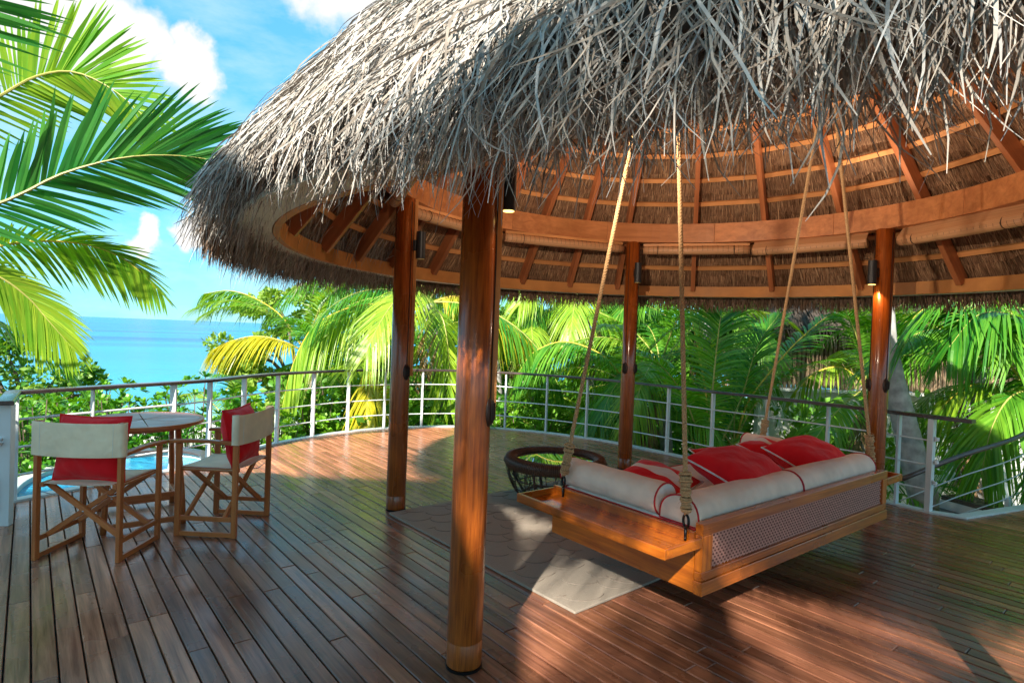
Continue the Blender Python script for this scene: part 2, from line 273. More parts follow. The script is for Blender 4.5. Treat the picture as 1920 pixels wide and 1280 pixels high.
def water_mat(name, c1, c2, nscale, bscale, strength, rough, stretch=(1, 1, 1), foam=None, spec=0.5, rot=0.0):
    m, t, b = new_mat(name); lk = t.links.new
    tcn = t.nodes.new('ShaderNodeTexCoord'); mpr = t.nodes.new('ShaderNodeMapping'); mpr.inputs['Rotation'].default_value = (0, 0, -rot); lk(tcn.outputs['Object'], mpr.inputs['Vector'])
    mpn = t.nodes.new('ShaderNodeMapping'); mpn.inputs['Scale'].default_value = stretch; lk(mpr.outputs[0], mpn.inputs['Vector'])
    n = t.nodes.new('ShaderNodeTexNoise'); n.inputs['Scale'].default_value = nscale; n.inputs['Detail'].default_value = 5; lk(mpn.outputs[0], n.inputs['Vector'])
    rp = ramp(t, [c1, c2], [0.35, 0.65]); lk(n.outputs['Fac'], rp.inputs['Fac']); src = rp.outputs[0]
    n2 = t.nodes.new('ShaderNodeTexNoise'); n2.inputs['Scale'].default_value = bscale; n2.inputs['Detail'].default_value = 6; n2.inputs['Roughness'].default_value = 0.6; lk(mpn.outputs[0], n2.inputs['Vector'])
    if foam:
        nrm, d0, d1 = foam
        dt = nd(t, 'ShaderNodeVectorMath', operation='DOT_PRODUCT'); dt.inputs[1].default_value = nrm; lk(tcn.outputs['Object'], dt.inputs[0])
        nz = t.nodes.new('ShaderNodeTexNoise'); nz.inputs['Scale'].default_value = 0.09; nz.inputs['Detail'].default_value = 7; lk(tcn.outputs['Object'], nz.inputs['Vector'])
        ml = nd(t, 'ShaderNodeMath', operation='MULTIPLY_ADD'); ml.inputs[1].default_value = 26.0; lk(nz.outputs['Fac'], ml.inputs[0]); lk(dt.outputs['Value'], ml.inputs[2])
        fr = ramp(t, [(1, 1, 1), (1, 1, 1), (0.15, 0.15, 0.15), (0.65, 0.65, 0.65), (0, 0, 0)], [0.0, 0.25, 0.42, 0.6, 0.85])
        mr = t.nodes.new('ShaderNodeMapRange'); mr.inputs['From Min'].default_value = d0; mr.inputs['From Max'].default_value = d1; lk(ml.outputs[0], mr.inputs['Value']); lk(mr.outputs[0], fr.inputs['Fac'])
        # lagoon: paler near the beach
        mr2 = t.nodes.new('ShaderNodeMapRange'); mr2.inputs['From Min'].default_value = d0; mr2.inputs['From Max'].default_value = d0 + 180; lk(dt.outputs['Value'], mr2.inputs['Value'])
        lg = nd(t, 'ShaderNodeMix', data_type='RGBA'); lg.inputs['A'].default_value = (0.04, 0.34, 0.48, 1); lk(mr2.outputs[0], lg.inputs['Factor']); lk(src, lg.inputs['B'])
        fm = nd(t, 'ShaderNodeMix', data_type='RGBA'); fm.inputs['B'].default_value = (0.75, 0.82, 0.85, 1); lk(fr.outputs[0], fm.inputs['Factor']); lk(lg.outputs['Result'], fm.inputs['A']); src = fm.outputs['Result']
    lk(src, b.inputs['Base Color']); b.inputs['Roughness'].default_value = rough; b.inputs['IOR'].default_value = 1.33; b.inputs['Specular IOR Level'].default_value = spec
    bump(t, b, n2.outputs['Fac'], strength, 0.25)
    return m

# ------------------------------------------------------------------ mesh building
class MB:
    def __init__(s): s.v = []; s.f = []; s.u = []; s.m = []
    def face(s, idx, mi=0, uv=None):
        s.f.append(tuple(idx)); s.m.append(mi); s.u.append(uv)
    def box(s, c, d, rz=0.0, mi=0, rot=None):
        b = len(s.v); c = Vector(c)
        Rm = rot if rot is not None else Matrix.Rotation(rz, 3, 'Z')
        for z in (-1, 1):
            for y in (-1, 1):
                for x in (-1, 1):
                    s.v.append(tuple(c + Rm @ Vector((x * d[0] / 2, y * d[1] / 2, z * d[2] / 2))))
        for q in ((0, 2, 3, 1), (4, 5, 7, 6), (0, 1, 5, 4), (2, 6, 7, 3), (0, 4, 6, 2), (1, 3, 7, 5)): s.face([b + i for i in q], mi)
        return s
    def bar(s, a, b_, w_, h, up=(0, 0, 1), mi=0):
        a = Vector(a); b_ = Vector(b_); x = (b_ - a); l = x.length; x.normalize(); u = Vector(up)
        y = u.cross(x)
        if y.length < 1e-4: y = Vector((0, 1, 0)).cross(x)
        y.normalize(); z = x.cross(y)
        rot = Matrix((x, y, z)).transposed()
        return s.box((a + b_) / 2, (l, w_, h), mi=mi, rot=rot)
    def prism(s, poly, z0, z1, mi=0):
        b = len(s.v); n = len(poly)
        for z in (z0, z1):
            for p in poly: s.v.append((p[0], p[1], z))
        s.face([b + i for i in reversed(range(n))], mi); s.face([b + n + i for i in range(n)], mi)
        for i in range(n):
            j = (i + 1) % n; s.face([b + i, b + j, b + n + j, b + n + i], mi)
        return s
    def tube(s, path, rad, n=8, cap=True, mi=0, closed=False, uvlen=False):
        P = [Vector(p) for p in path]; m = len(P)
        rr = rad if hasattr(rad, '__len__') else [rad] * m
        b = len(s.v); pu = None; ln = 0
        for i, p in enumerate(P):
            if closed: t = P[(i + 1) % m] - P[i - 1]
            else: t = P[min(i + 1, m - 1)] - P[max(i - 1, 0)]
            if t.length < 1e-9: t = Vector((0, 0, 1))
            t.normalize()
            if pu is None:
                pu = Vector((0, 0, 1)) if abs(t.z) < 0.9 else Vector((1, 0, 0))
            pu = pu - t * pu.dot(t)
            if pu.length < 1e-6: pu = t.orthogonal()
            pu.normalize(); w_ = t.cross(pu)
            for k in range(n):
                a = 2 * math.pi * k / n
                s.v.append(tuple(p + (pu * math.cos(a) + w_ * math.sin(a)) * rr[i]))
        rng_ = m if closed else m - 1
        for i in range(rng_):
            i2 = (i + 1) % m
            for k in range(n):
                k2 = (k + 1) % n
                uv = None
                if uvlen: uv = [(i / rng_, k / n), (i / rng_, (k + 1) / n), ((i + 1) / rng_, (k + 1) / n), ((i + 1) / rng_, k / n)]
                s.face([b + i * n + k, b + i * n + k2, b + i2 * n + k2, b + i2 * n + k], mi, uv)
        if cap and not closed:
            s.face([b + k for k in reversed(range(n))], mi); s.face([b + (m - 1) * n + k for k in range(n)], mi)
        return s
    def lathe(s, prof, n=32, c=(0, 0), mi=0, cap=True):
        b = len(s.v); m = len(prof)
        for (r, z) in prof:
            for k in range(n):
                a = 2 * math.pi * k / n; s.v.append((c[0] + r * math.cos(a), c[1] + r * math.sin(a), z))
        for i in range(m - 1):
            for k in range(n):
                k2 = (k + 1) % n; s.face([b + i * n + k, b + i * n + k2, b + (i + 1) * n + k2, b + (i + 1) * n + k], mi)
        if cap:
            s.face([b + k for k in reversed(range(n))], mi); s.face([b + (m - 1) * n + k for k in range(n)], mi)
        return s
    def ring(s, r0, r1, z0, z1, a0=0, a1=2 * math.pi, n=96, c=(0, 0), mi=0, gf=lambda a: 1.0):
        full = abs(a1 - a0 - 2 * math.pi) < 1e-6; b = len(s.v); m = n if full else n + 1
        for i in range(m):
            a = a0 + (a1 - a0) * i / n; ca, sa = math.cos(a) * gf(a), math.sin(a) * gf(a)
            for (r, z) in ((r0, z0), (r1, z0), (r1, z1), (r0, z1)): s.v.append((c[0] + r * ca, c[1] + r * sa, z))
        for i in range(n):
            j = (i + 1) % m
            for k in range(4):
                k2 = (k + 1) % 4; s.face([b + i * 4 + k, b + j * 4 + k, b + j * 4 + k2, b + i * 4 + k2], mi)
        if not full:
            s.face([b, b + 1, b + 2, b + 3], mi); s.face([b + n * 4 + 3, b + n * 4 + 2, b + n * 4 + 1, b + n * 4], mi)
        return s
    def mesh(s, name, mats, smooth=False):
        me = bpy.data.meshes.new(name); me.from_pydata(s.v, [], s.f)
        for m in (mats if isinstance(mats, (list, tuple)) else [mats]): me.materials.append(m)
        if any(s.m): me.polygons.foreach_set('material_index', s.m)
        if any(u is not None for u in s.u):
            lay = me.uv_layers.new(name='UVMap'); buf = []
            for f, u in zip(s.f, s.u):
                if u is None: buf += [0.0, 0.0] * len(f)
                else:
                    for q in u: buf += [q[0], q[1]]
            lay.data.foreach_set('uv', buf)
        if smooth: me.polygons.foreach_set('use_smooth', [True] * len(me.polygons))
        me.update(); return me
    def build(s, name, mats, parent=None, smooth=False, bevel=0, loc=None, rot=None):
        return place(name, s.mesh(name, mats, smooth), parent, bevel, loc, rot)
def place(name, me, parent=None, bevel=0, loc=None, rot=None):
    o = bpy.data.objects.new(name, me); col.objects.link(o)
    if parent: o.parent = parent
    if loc is not None: o.location = loc
    if rot is not None: o.rotation_euler = rot
    if bevel:
        md = o.modifiers.new('bevel', 'BEVEL'); md.width = bevel; md.segments = 2; md.limit_method = 'ANGLE'; md.angle_limit = R_(40)
    return o
def piece(name, mat, parent, a, b_, w_, h, up=(0, 0, 1), bevel=0.003):
    """a straight timber from a to b as its own mesh, long axis = local X so that the grain follows it"""
    a = Vector(a); b_ = Vector(b_); x = (b_ - a); l = x.length; x.normalize(); y = Vector(up).cross(x)
    if y.length < 1e-4: y = Vector((0, 1, 0)).cross(x)
    y.normalize(); z = x.cross(y); rot = Matrix((x, y, z)).transposed()
    o = MB().box((0, 0, 0), (l, w_, h)).build(name, mat, parent, bevel=bevel)
    o.location = (a + b_) / 2; o.rotation_mode = 'QUATERNION'; o.rotation_quaternion = rot.to_quaternion()
    return o
def tag(o, label=None, cat=None, group=None, kind=None):
    if label: o['label'] = label
    if cat: o['category'] = cat
    if group: o['group'] = group
    if kind: o['kind'] = kind
    return o
def empty(name, loc=(0, 0, 0), rz=0.0, label=None, cat=None, group=None):
    o = bpy.data.objects.new(name, None); col.objects.link(o); o.location = loc; o.rotation_euler = (0, 0, rz); o.empty_display_size = 0.2
    return tag(o, label, cat, group)
def spline(pts, n):
    """Catmull-Rom through pts"""
    P = [Vector(p) for p in pts]; P = [2 * P[0] - P[1]] + P + [2 * P[-1] - P[-2]]; m = len(P) - 3; res = []
    for i in range(n + 1):
        s = i / n * m; k = min(int(s), m - 1); t = s - k; a, b, c, d = P[k:k + 4]
        res.append(0.5 * ((2 * b) + (c - a) * t + (2 * a - 5 * b + 4 * c - d) * t * t + (3 * b - a - 3 * c + d) * t ** 3))
    return res

# ------------------------------------------------------------------ terrain, beach, sea
SEA_N = Vector((-0.50, 0.866, 0)).normalized()          # seaward
def terrain():
    mb = MB(); ss = [-400, -60, 12, 20, 30, 38, 46, 60, 120, 600]; hh = [-3.2, -3.2, -3.2, -3.3, -3.7, -4.4, -5.2, -6.2, -9, -30]
    ts = [-700, -120, -60, -30, 0, 30, 60, 120, 700]; side = Vector((SEA_N.y, -SEA_N.x, 0))
    for a in ss:
        for t in ts:
            p = SEA_N * a + side * t; mb.v.append((p.x, p.y, hh[ss.index(a)] + (0.15 * math.sin(t * 0.2) if abs(a) < 50 else 0)))
    n = len(ts)
    for i in range(len(ss) - 1):
        for j in range(n - 1): mb.face([i * n + j, i * n + j + 1, (i + 1) * n + j + 1, (i + 1) * n + j], 0 if ss[i] < 20 else 1)
    tag(mb.build('ground', [MT['soil'], MT['sand']], smooth=True), kind='structure')
terrain()
MT['sea'] = water_mat('sea_water', (0.001, 0.11, 0.30), (0.004, 0.27, 0.48), 0.02, 0.9, 0.8, 0.22, (0.35, 1.3, 1), foam=(tuple(SEA_N), 26, 68), spec=0.3, rot=R_(30))
mb = MB(); S = 40000
for p in ((-S, -S), (S, -S), (S, S), (-S, S)): mb.v.append((p[0], p[1], -4.6))
mb.face([0, 1, 2, 3]); tag(mb.build('sea', MT['sea']), kind='structure')

# ------------------------------------------------------------------ deck with its planks
EDGE = [(-4.22, 4.98), (-3.95, 5.48), (-3.55, 6.22), (-3.37, 6.65), (-3.29, 7.15), (-3.12, 7.75), (-2.84, 8.29), (-2.45, 8.85), (-1.83, 9.36), (-0.77, 9.74),
        (0.385, 9.52), (1.2, 9.08), (1.65, 8.72), (2.24, 8.06), (2.64, 7.53), (3.06, 7.08), (3.45, 6.6), (3.77, 6.2), (4.12, 5.68), (4.345, 5.56)]
ES = [(v.x, v.y) for v in spline([(x, y, 0) for x, y in EDGE[2:19]], 64)]
EDGE_S = EDGE[:2] + ES + [EDGE[19]]
POLY = EDGE_S + [(5.335, 6.0), (7.2, 6.8), (7.2, -2.2), (-5.6, -2.2), (-5.6, 4.3)]
deck = MB().prism(list(reversed(POLY)), -0.30, -0.034).build('deck', MT['under']); tag(deck, kind='structure')
DB = Vector((-0.636, 0.7717, 0)).normalized(); DN = Vector((DB.y, -DB.x, 0))
PITCHW = 0.0975; GAP = 0.0072
def span(n):
    """where the line DN.P = n runs over the deck"""
    ts = []
    for i in range(len(POLY)):
        a = Vector((*POLY[i], 0)); b = Vector((*POLY[(i + 1) % len(POLY)], 0)); da = a.dot(DN) - n; db = b.dot(DN) - n
        if (da < 0) != (db < 0):
            p = a + (b - a) * (da / (da - db)); ts.append(p.dot(DB))
    return (min(ts), max(ts)) if len(ts) >= 2 else None
def plank_geo(mb, o, q):
    """q: four (t, n) corners; o: origin (t, n)"""
    b = len(mb.v); c = [((t - o[0]), -(n - o[1])) for t, n in q]
    cx = sum(p[0] for p in c) / 4; cy = sum(p[1] for p in c) / 4
    for z, ins in ((-0.033, 0), (-0.0045, 0), (0.0, 0.0035)):
        for p in c:
            mb.v.append((p[0] - math.copysign(min(ins, abs(p[0] - cx)), p[0] - cx), p[1] - math.copysign(ins, p[1] - cy), z))
    for k in range(2):
        for i in range(4):
            j = (i + 1) % 4; mb.face([b + k * 4 + i, b + k * 4 + j, b + k * 4 + 4 + j, b + k * 4 + 4 + i])
    mb.face([b + 8, b + 9, b + 10, b + 11])
planks = []
n0 = 0.037 - 60 * PITCHW
for r in range(0, 170):
    lo = n0 + r * PITCHW + GAP / 2; hi = lo + PITCHW - GAP
    s1, s2 = span(lo), span(hi)
    if not s1 or not s2: continue
    t = min(s1[0], s2[0]); end = max(s1[1], s2[1]) - 0.03; first = True
    t += 0.0
    cuts = [t - random.uniform(0, 1.5)]
    while cuts[-1] < end: cuts.append(cuts[-1] + random.choice([1.5, 1.8, 2.1, 2.4, 2.7]))
    for a, b in zip(cuts[:-1], cuts[1:]):
        a1 = max(a, s1[0]); a2 = max(a, s2[0]); b1 = min(b - 0.003, s1[1] - 0.02); b2 = min(b - 0.003, s2[1] - 0.02)
        if b1 - a1 < 0.05 or b2 - a2 < 0.05: continue
        q = [(a1, lo), (b1, lo), (b2, hi), (a2, hi)]
        ct = sum(p[0] for p in q) / 4; cn = sum(p[1] for p in q) / 4; pos = DB * ct + DN * cn
        fore = pos.y > 1.2 and abs(pos.x) < pos.y * 1.05 + 1.0
        planks.append((0 if fore else 1, (pos - Vector((0.2, 2.2, 0))).length, q, (ct, cn), pos))
planks.sort(key=lambda p: (p[0], p[1]))
ang = math.atan2(DB.y, DB.x)
for k, (_, _, q, o, pos) in enumerate(planks[:298]):
    mb = MB(); plank_geo(mb, o, q)
    ob = mb.build('plank', MT['deck'], deck, loc=(pos.x, pos.y, random.uniform(-0.0012, 0.0006)), rot=(random.gauss(0, 0.004), random.gauss(0, 0.0004), ang))
rest = MB()
for (_, _, q, o, pos) in planks[298:]:
    m2 = MB(); plank_geo(m2, o, q); b = len(rest.v); Rm = Matrix.Rotation(ang, 3, 'Z')
    rest.v += [tuple(Rm @ Vector(v) + pos) for v in m2.v]
    for f in m2.f: rest.face([b + i for i in f])
# joined planks keep the grain by lying in a frame turned with the boards
ob = rest.build('far_planks', MT['deck'], deck); tag(ob, kind='stuff')
Ri = Matrix.Rotation(-ang, 4, 'Z'); ob.data.transform(Ri); ob.rotation_euler = (0, 0, ang)
def sweep(path, prof, closed=False):
    """profile (side, up) swept along a nearly level path"""
    mb = MB(); P = [Vector(p) for p in path]; m = len(P); k = len(prof)
    for i, p in enumerate(P):
        t1 = (P[i] - P[i - 1]).normalized() if i > 0 else None; t2 = (P[i + 1] - P[i]).normalized() if i < m - 1 else None
        t = (t1 or t2) + (t2 or t1); t.normalize(); s = t.cross(Vector((0, 0, 1))).normalized(); up = s.cross(t)
        sc_ = 1.0
        if t1 and t2: sc_ = 1 / max(0.6, math.sqrt((1 + t1.dot(t2)) / 2))
        for (a, b) in prof: mb.v.append(tuple(p + s * a * sc_ + up * b))
    for i in range(m - 1):
        for j in range(k):
            j2 = (j + 1) % k; mb.face([i * k + j, i * k + j2, (i + 1) * k + j2, (i + 1) * k + j])
    mb.face(list(reversed(range(k)))); mb.face([(m - 1) * k + j for j in range(k)])
    return mb
kerb_path = [(x, y, 0) for x, y in EDGE_S] + [(5.335, 6.0, 0), (7.1, 6.76, 0)]
sweep(kerb_path, [(-0.05, -0.12), (0.05, -0.12), (0.05, 0.018), (-0.05, 0.018)]).build('edge_trim', MT['kerb'], deck, bevel=0.004)

# ------------------------------------------------------------------ railings
RZ = 0.95; PROF = [(-0.055, -0.034), (0.055, -0.034), (0.055, -0.006), (0.045, 0.0), (-0.045, 0.0), (-0.055, -0.006)]
def twisted(path, r, pitch, per=7, n=5, strands=3):
    P = [Vector(p) for p in path]; ln = [0]
    for a, b in zip(P[:-1], P[1:]): ln.append(ln[-1] + (b - a).length)
    tot = ln[-1]; steps = max(4, int(tot / pitch * per)); mbs = MB()
    def at(s):
        for i in range(len(P) - 1):
            if s <= ln[i + 1] + 1e-9: return P[i].lerp(P[i + 1], (s - ln[i]) / max(1e-9, ln[i + 1] - ln[i]))
        return P[-1]
    for k in range(strands):
        pts = []
        for i in range(steps + 1):
            s = tot * i / steps; p = at(s); t = (at(min(tot, s + 0.01)) - at(max(0, s - 0.01))).normalized()
            u = t.orthogonal() if False else (Vector((1, 0, 0)) - t * t.x if abs(t.x) < 0.9 else Vector((0, 0, 1)) - t * t.z); u.normalize(); v = t.cross(u)
            a = 2 * math.pi * (s / pitch + k / strands); pts.append(p + (u * math.cos(a) + v * math.sin(a)) * r * 0.5)
        mbs.tube(pts, r * 0.56, n, cap=True)
    return mbs
def knot(parent, p, r=0.02, mat='white_rope'):
    mb = MB()
    for k in range(3):
        c = Vector(p) + Vector((random.uniform(-.4, .4) * r, random.uniform(-.3, .3) * r, (k - 1) * r * 0.8)); ax = Matrix.Rotation(random.uniform(-0.6, 0.6), 3, 'Y') @ Matrix.Rotation(random.uniform(0, 3), 3, 'Z')
        mb.tube([c + ax @ Vector((math.cos(a) * r * 1.1, math.sin(a) * r * 1.1, 0.3 * r * math.sin(2 * a))) for a in np.linspace(0, 2 * math.pi, 15)[:-1]], r * 0.5, 6, closed=True)
    return mb.build('rope_knot', MT[mat], parent, smooth=True)

# the corner with thick rope infill beside the round table
cr = empty('rope_railing', (-4.22, 4.98, 0), label='white posted corner railing strung with thick white ropes behind the round table', cat='railing')
def rel(o, pts): l = o.location; return [(p[0] - l[0], p[1] - l[1], p[2] - l[2]) for p in pts]
A0, A1, A2 = (-3.80, 4.42), (-4.22, 4.98), (-3.55, 6.22)
sweep(rel(cr, [(-3.76, 4.36, RZ), (-4.22, 4.98, RZ), (-3.93, 5.52, RZ), (-3.55, 6.22, RZ)]), PROF).build('handrail', MT['rail'], cr, bevel=0.003)
def post(parent, x, y, az, wid, thk, top=RZ - 0.035, base=-0.06):
    l = parent.location
    return MB().box((x - l[0], y - l[1], (top + base) / 2), (wid, thk, top - base), rz=az).build('post', MT['white'], parent, bevel=0.003)
post(cr, A0[0], A0[1], R_(12), 0.10, 0.06, base=0.0)
post(cr, -4.20, 4.97, R_(30), 0.06, 0.02)
post(cr, -3.93, 5.52, R_(-28), 0.05, 0.015)
post(cr, -3.56, 6.20, R_(-20), 0.085, 0.02)
for z in (0.22, 0.46, 0.70):
    twisted(rel(cr, [(*A0, z), (*A1, z)]), 0.012, 0.045).build('rope', MT['white_rope'], cr, smooth=True)
    twisted(rel(cr, [(*A1, z), (-3.93, 5.52, z), (*A2, z)]), 0.012, 0.045).build('rope', MT['white_rope'], cr, smooth=True)
l = cr.location
knot(cr, (A0[0] - 0.015 - l[0], A0[1] - 0.045 - l[1], 0.64), 0.018)
twisted(rel(cr, [(A0[0] - 0.02, A0[1] - 0.045, 0.36), (A0[0] - 0.022, A0[1] - 0.048, 0.12)]), 0.012, 0.04).build('rope_end', MT['white_rope'], cr, smooth=True)

# the long curved railing
lr = empty('curved_railing', (0.0, 9.5, 0), label='long curved railing with white posts, thin white rods and dark wooden handrail', cat='railing')
hp = [(x, y, RZ) for x, y in ES] + [(4.30, 5.42, RZ)]
sweep(rel(lr, hp), PROF).build('handrail', MT['rail'], lr, bevel=0.003)
for z in (0.22, 0.46, 0.70):
    MB().tube(rel(lr, [(x, y, z) for x, y in ES]), 0.0085, 6).build('rod', MT['white'], lr, smooth=True)
acc = 0.0; nxt = 0.42
for a, b in zip(ES[:-1], ES[1:]):
    d = math.hypot(b[0] - a[0], b[1] - a[1])
    while acc + d >= nxt:
        t = (nxt - acc) / d; x = a[0] + (b[0] - a[0]) * t; y = a[1] + (b[1] - a[1]) * t
        az = math.atan2(b[1] - a[1], b[0] - a[0]) + math.pi / 2
        post(lr, x, y, az, 0.062, 0.024); nxt += 0.62 if x < -1.5 else 0.70
    acc += d
post(lr, 4.11, 5.69, R_(35), 0.075, 0.05, base=0.0)
l = lr.location
for z in (0.30, 0.50, 0.72): knot(lr, (4.135 - l[0], 5.655 - l[1], z), 0.014)

# railing of the steps that lead down outside the deck
sr = empty('stair_railing', (4.7, 6.05, -0.6), label='sloping stair railing with dark handrail and white posts beyond the deck edge', cat='railing')
sp = [(4.045, 6.0, 0.245), (4.67, 6.05, 0.494), (5.32, 6.2, 0.66), (5.75, 6.35, 0.80), (6.6, 6.7, 1.02)]
spc = [tuple(p) for p in spline(sp, 16)]
MB().tube(rel(sr, spc), 0.026, 8).build('handrail', MT['rail'], sr, smooth=True)
for dz in (0.22, 0.42, 0.62):
    MB().tube(rel(sr, [(p[0], p[1], p[2] - dz) for p in spc]), 0.0075, 6).build('rod', MT['grey_rod'], sr, smooth=True)
for i in (0, 4, 8, 12, 15):
    p = spc[i]; post(sr, p[0], p[1], R_(20), 0.045, 0.045, top=p[2] - 0.02, base=p[2] - 0.95)
st = empty('deck_stairs', (5.0, 6.6, -0.6), label='low wooden steps leading down behind the stair railing', cat='stairs')
for i in range(4):
    MB().box((0.55 - i * 0.34, 0.0 - i * 0.10, 0.42 - i * 0.15), (0.36, 1.0, 0.05), rz=R_(20)).build('tread', MT['rail'], st, bevel=0.004)
    MB().box((0.38 - i * 0.34, -0.06 - i * 0.10, 0.345 - i * 0.15), (0.03, 1.0, 0.10), rz=R_(20)).build('riser', MT['kerb'], st)

# ------------------------------------------------------------------ plunge pool outside the rope railing
pool = empty('plunge_pool', (-4.35, 6.5, -0.14), label='small curved blue plunge pool with pale coping beyond the table', cat='pool')
pl = spline([(-4.42, 5.15, 0), (-4.75, 5.55, 0), (-5.02, 6.1, 0), (-5.05, 6.75, 0), (-4.75, 7.35, 0), (-4.2, 7.55, 0), (-3.75, 7.35, 0), (-3.50, 7.0, 0)], 40)
inner = [(v.x, v.y) for v in pl] + [(-3.55, 6.65), (-3.72, 6.25), (-4.12, 5.50), (-4.36, 5.06)]
lp = [(x - pool.location[0], y - pool.location[1]) for x, y in inner]
MT['pool'] = water_mat('pool_water', (0.01, 0.22, 0.42), (0.05, 0.42, 0.60), 4, 7, 0.35, 0.06)
MB().prism(list(reversed(lp)), -0.35, 0.0).build('water', MT['pool'], pool)
sweep([(v.x - pool.location[0], v.y - pool.location[1], 0.05) for v in pl], [(-0.07, -0.5), (0.07, -0.5), (0.07, 0.0), (-0.07, 0.0)]).build('coping', MT['kerb'], pool, bevel=0.01)
sweep([(v.x - pool.location[0], v.y - pool.location[1], 0.09) for v in pl[22:]], [(-0.03, -0.03), (0.14, -0.03), (0.14, 0.0), (-0.03, 0.0)]).build('timber_edge', MT['rail'], pool, bevel=0.004)

# ------------------------------------------------------------------ thatched pavilion
PC = Vector((1.42, 4.65, 0)); RC = 2.45
pav = empty('thatched_pavilion', PC, label='round thatched pavilion on varnished wooden columns over the deck', cat='pavilion')
COLS = [R_(a) for a in (229.4, 167.8, 90.0, 26.7, -38.0, -70.0)]
slope = 1.3; sl = math.hypot(1, slope)
def zb(r): return 2.44 + slope * (3 - r)
def zo(r): return 2.82 + slope * (3 - r)
def pol(r, a, z): return Vector((r * math.cos(a), r * math.sin(a), z))
def oval(a):
    """the roof reaches farther out over the near side of the deck"""
    d = math.degrees(a) % 360; ss = lambda t: (lambda q: q * q * (3 - 2 * q))(min(1.0, max(0.0, t)))
    return 1 + 0.25 * ss((d - 232) / 53) * (1 - ss((d - 305) / 47))
def rp(r, a, z): return pol(r * oval(a), a, z)

def column(a):
    cmb = MB().lathe([(0.083, 0.012), (0.085, 0.02), (0.085, 0.13), (0.0835, 0.133), (0.085, 0.136), (0.0855, 1.2), (0.083, 2.738)], 28)
    c = cmb.build('column', MT['column'], pav, smooth=True, loc=pol(RC, a, 0))
    for p in c.data.polygons: p.use_smooth = True
    MB().lathe([(0.088, 0.0), (0.088, 0.014)], 28).build('base_plate', MT['iron'], c)
    return c
columns = [column(a) for a in COLS]
def cleat(c, az, z=1.22, cord_to=2.7):
    d = Vector((math.cos(az), math.sin(az), 0)); s = Vector((-d.y, d.x, 0)); mb = MB()
    prof = [(0.004, -0.075), (0.022, -0.062), (0.034, -0.03), (0.037, 0.0), (0.034, 0.03), (0.022, 0.062), (0.004, 0.075)]
    for (r, dz) in prof:
        for k in range(10):
            t = 2 * math.pi * k / 10; p = d * (0.080 + 0.020 * math.cos(t) * (r / 0.037)) + s * r * math.sin(t); mb.v.append((p.x, p.y, z + dz))
    for i in range(len(prof) - 1):
        for k in range(10):
            k2 = (k + 1) % 10; mb.face([i * 10 + k, i * 10 + k2, (i + 1) * 10 + k2, (i + 1) * 10 + k])
    cl = mb.build('cleat', MT['cleat'], c, smooth=True)
    m2 = MB()
    for k in range(5):
        off = s * (k - 2) * 0.009 + d * (0.102 + 0.004 * (k % 2))
        m2.tube([(off.x, off.y, z + zz) for zz in (-0.055 + 0.006 * k, -0.02, 0.02, 0.06 - 0.005 * k)], 0.0042, 5)
    m2.build('coiled_cord', MT['cord'], cl, smooth=True)
    p = d * 0.0875
    MB().tube([(p.x, p.y, z + 0.06), (p.x * 1.0 + s.x * 0.004, p.y + s.y * 0.004, z + 0.7), (p.x, p.y, cord_to)], 0.0035, 5).build('pull_cord', MT['cord'], c, smooth=True)
def guide(c, az):
    d = Vector((math.cos(az), math.sin(az), 0)) * 0.097
    MB().box((d.x, d.y, 1.96), (0.026, 0.020, 1.55), rz=az).build('cord_guide', MT['eave'], c, bevel=0.002)
cleat(columns[0], R_(-18)); guide(columns[0], R_(12))
cleat(columns[1], R_(-40)); guide(columns[1], R_(0))
cleat(columns[2], R_(-130)); cleat(columns[2], R_(-35))
cleat(columns[3], R_(-75)); cleat(columns[3], R_(170))

for i in range(12):
    a0 = R_(8 + 30 * i); MB().ring(2.375, 2.525, 2.735, 2.955, a0 + 0.0005, a0 + R_(30) - 0.0005, n=14).build('ring_beam_segment', MT['beam'], pav, bevel=0.002)
MB().ring(3.05, 3.09, 2.145, 2.275, n=144, gf=oval).build('eave_band', MT['eave'], pav, bevel=0.003)
nseg = 26
for i in range(nseg):
    a0 = 2 * math.pi * i / nseg; MB().ring(3.094, 3.275, 2.150, 2.172, a0 + 0.0006, a0 + 2 * math.pi / nseg - 0.0006, n=6, gf=oval).build('soffit_board', MT['soffit'], pav)
RAFT = [19.2, 37.3, 55.5, 73.2, 91.4, 103.4, 115.8, 128.3, 140.2, 152.2, 163.0, 174.5, 190.7, 209, 227, 245, 263, 281, 299, 317, 335, 357]
RAFT = [R_(a) for a in RAFT]
nv_r, nv_z = -slope / sl, -1 / sl
for a in RAFT:
    p0 = rp(3.115 + nv_r * 0.075, a, zb(3.115) + nv_z * 0.075); p1 = rp(0.30 + nv_r * 0.075, a, zb(0.30) + nv_z * 0.075)
    piece('rafter', MT['rafter'], pav, p0, p1, 0.052, 0.12)
unit = MB().box((0, 0, 0), (1, 0.048, 0.028)).mesh('batten', MT['batten'])
for k in range(13):
    r = 2.956 - 0.178 * k; z = zb(r)
    for i, a in enumerate(RAFT):
        a2 = RAFT[(i + 1) % len(RAFT)]
        if a2 < a: a2 += 2 * math.pi
        q0 = rp(r, a, z); q1 = rp(r, a2, z); x = (q1 - q0); ln_ = x.length; x.normalize()
        mid = (a + a2) / 2; y = Vector((-math.cos(mid), -math.sin(mid), slope)).normalized(); zz = x.cross(y); y = zz.cross(x)
        o = place('batten', unit, pav); o.location = (q0 + q1) / 2; o.rotation_mode = 'QUATERNION'; o.rotation_quaternion = Matrix((x, y, zz)).transposed().to_quaternion(); o.scale = (ln_, 1, 1)
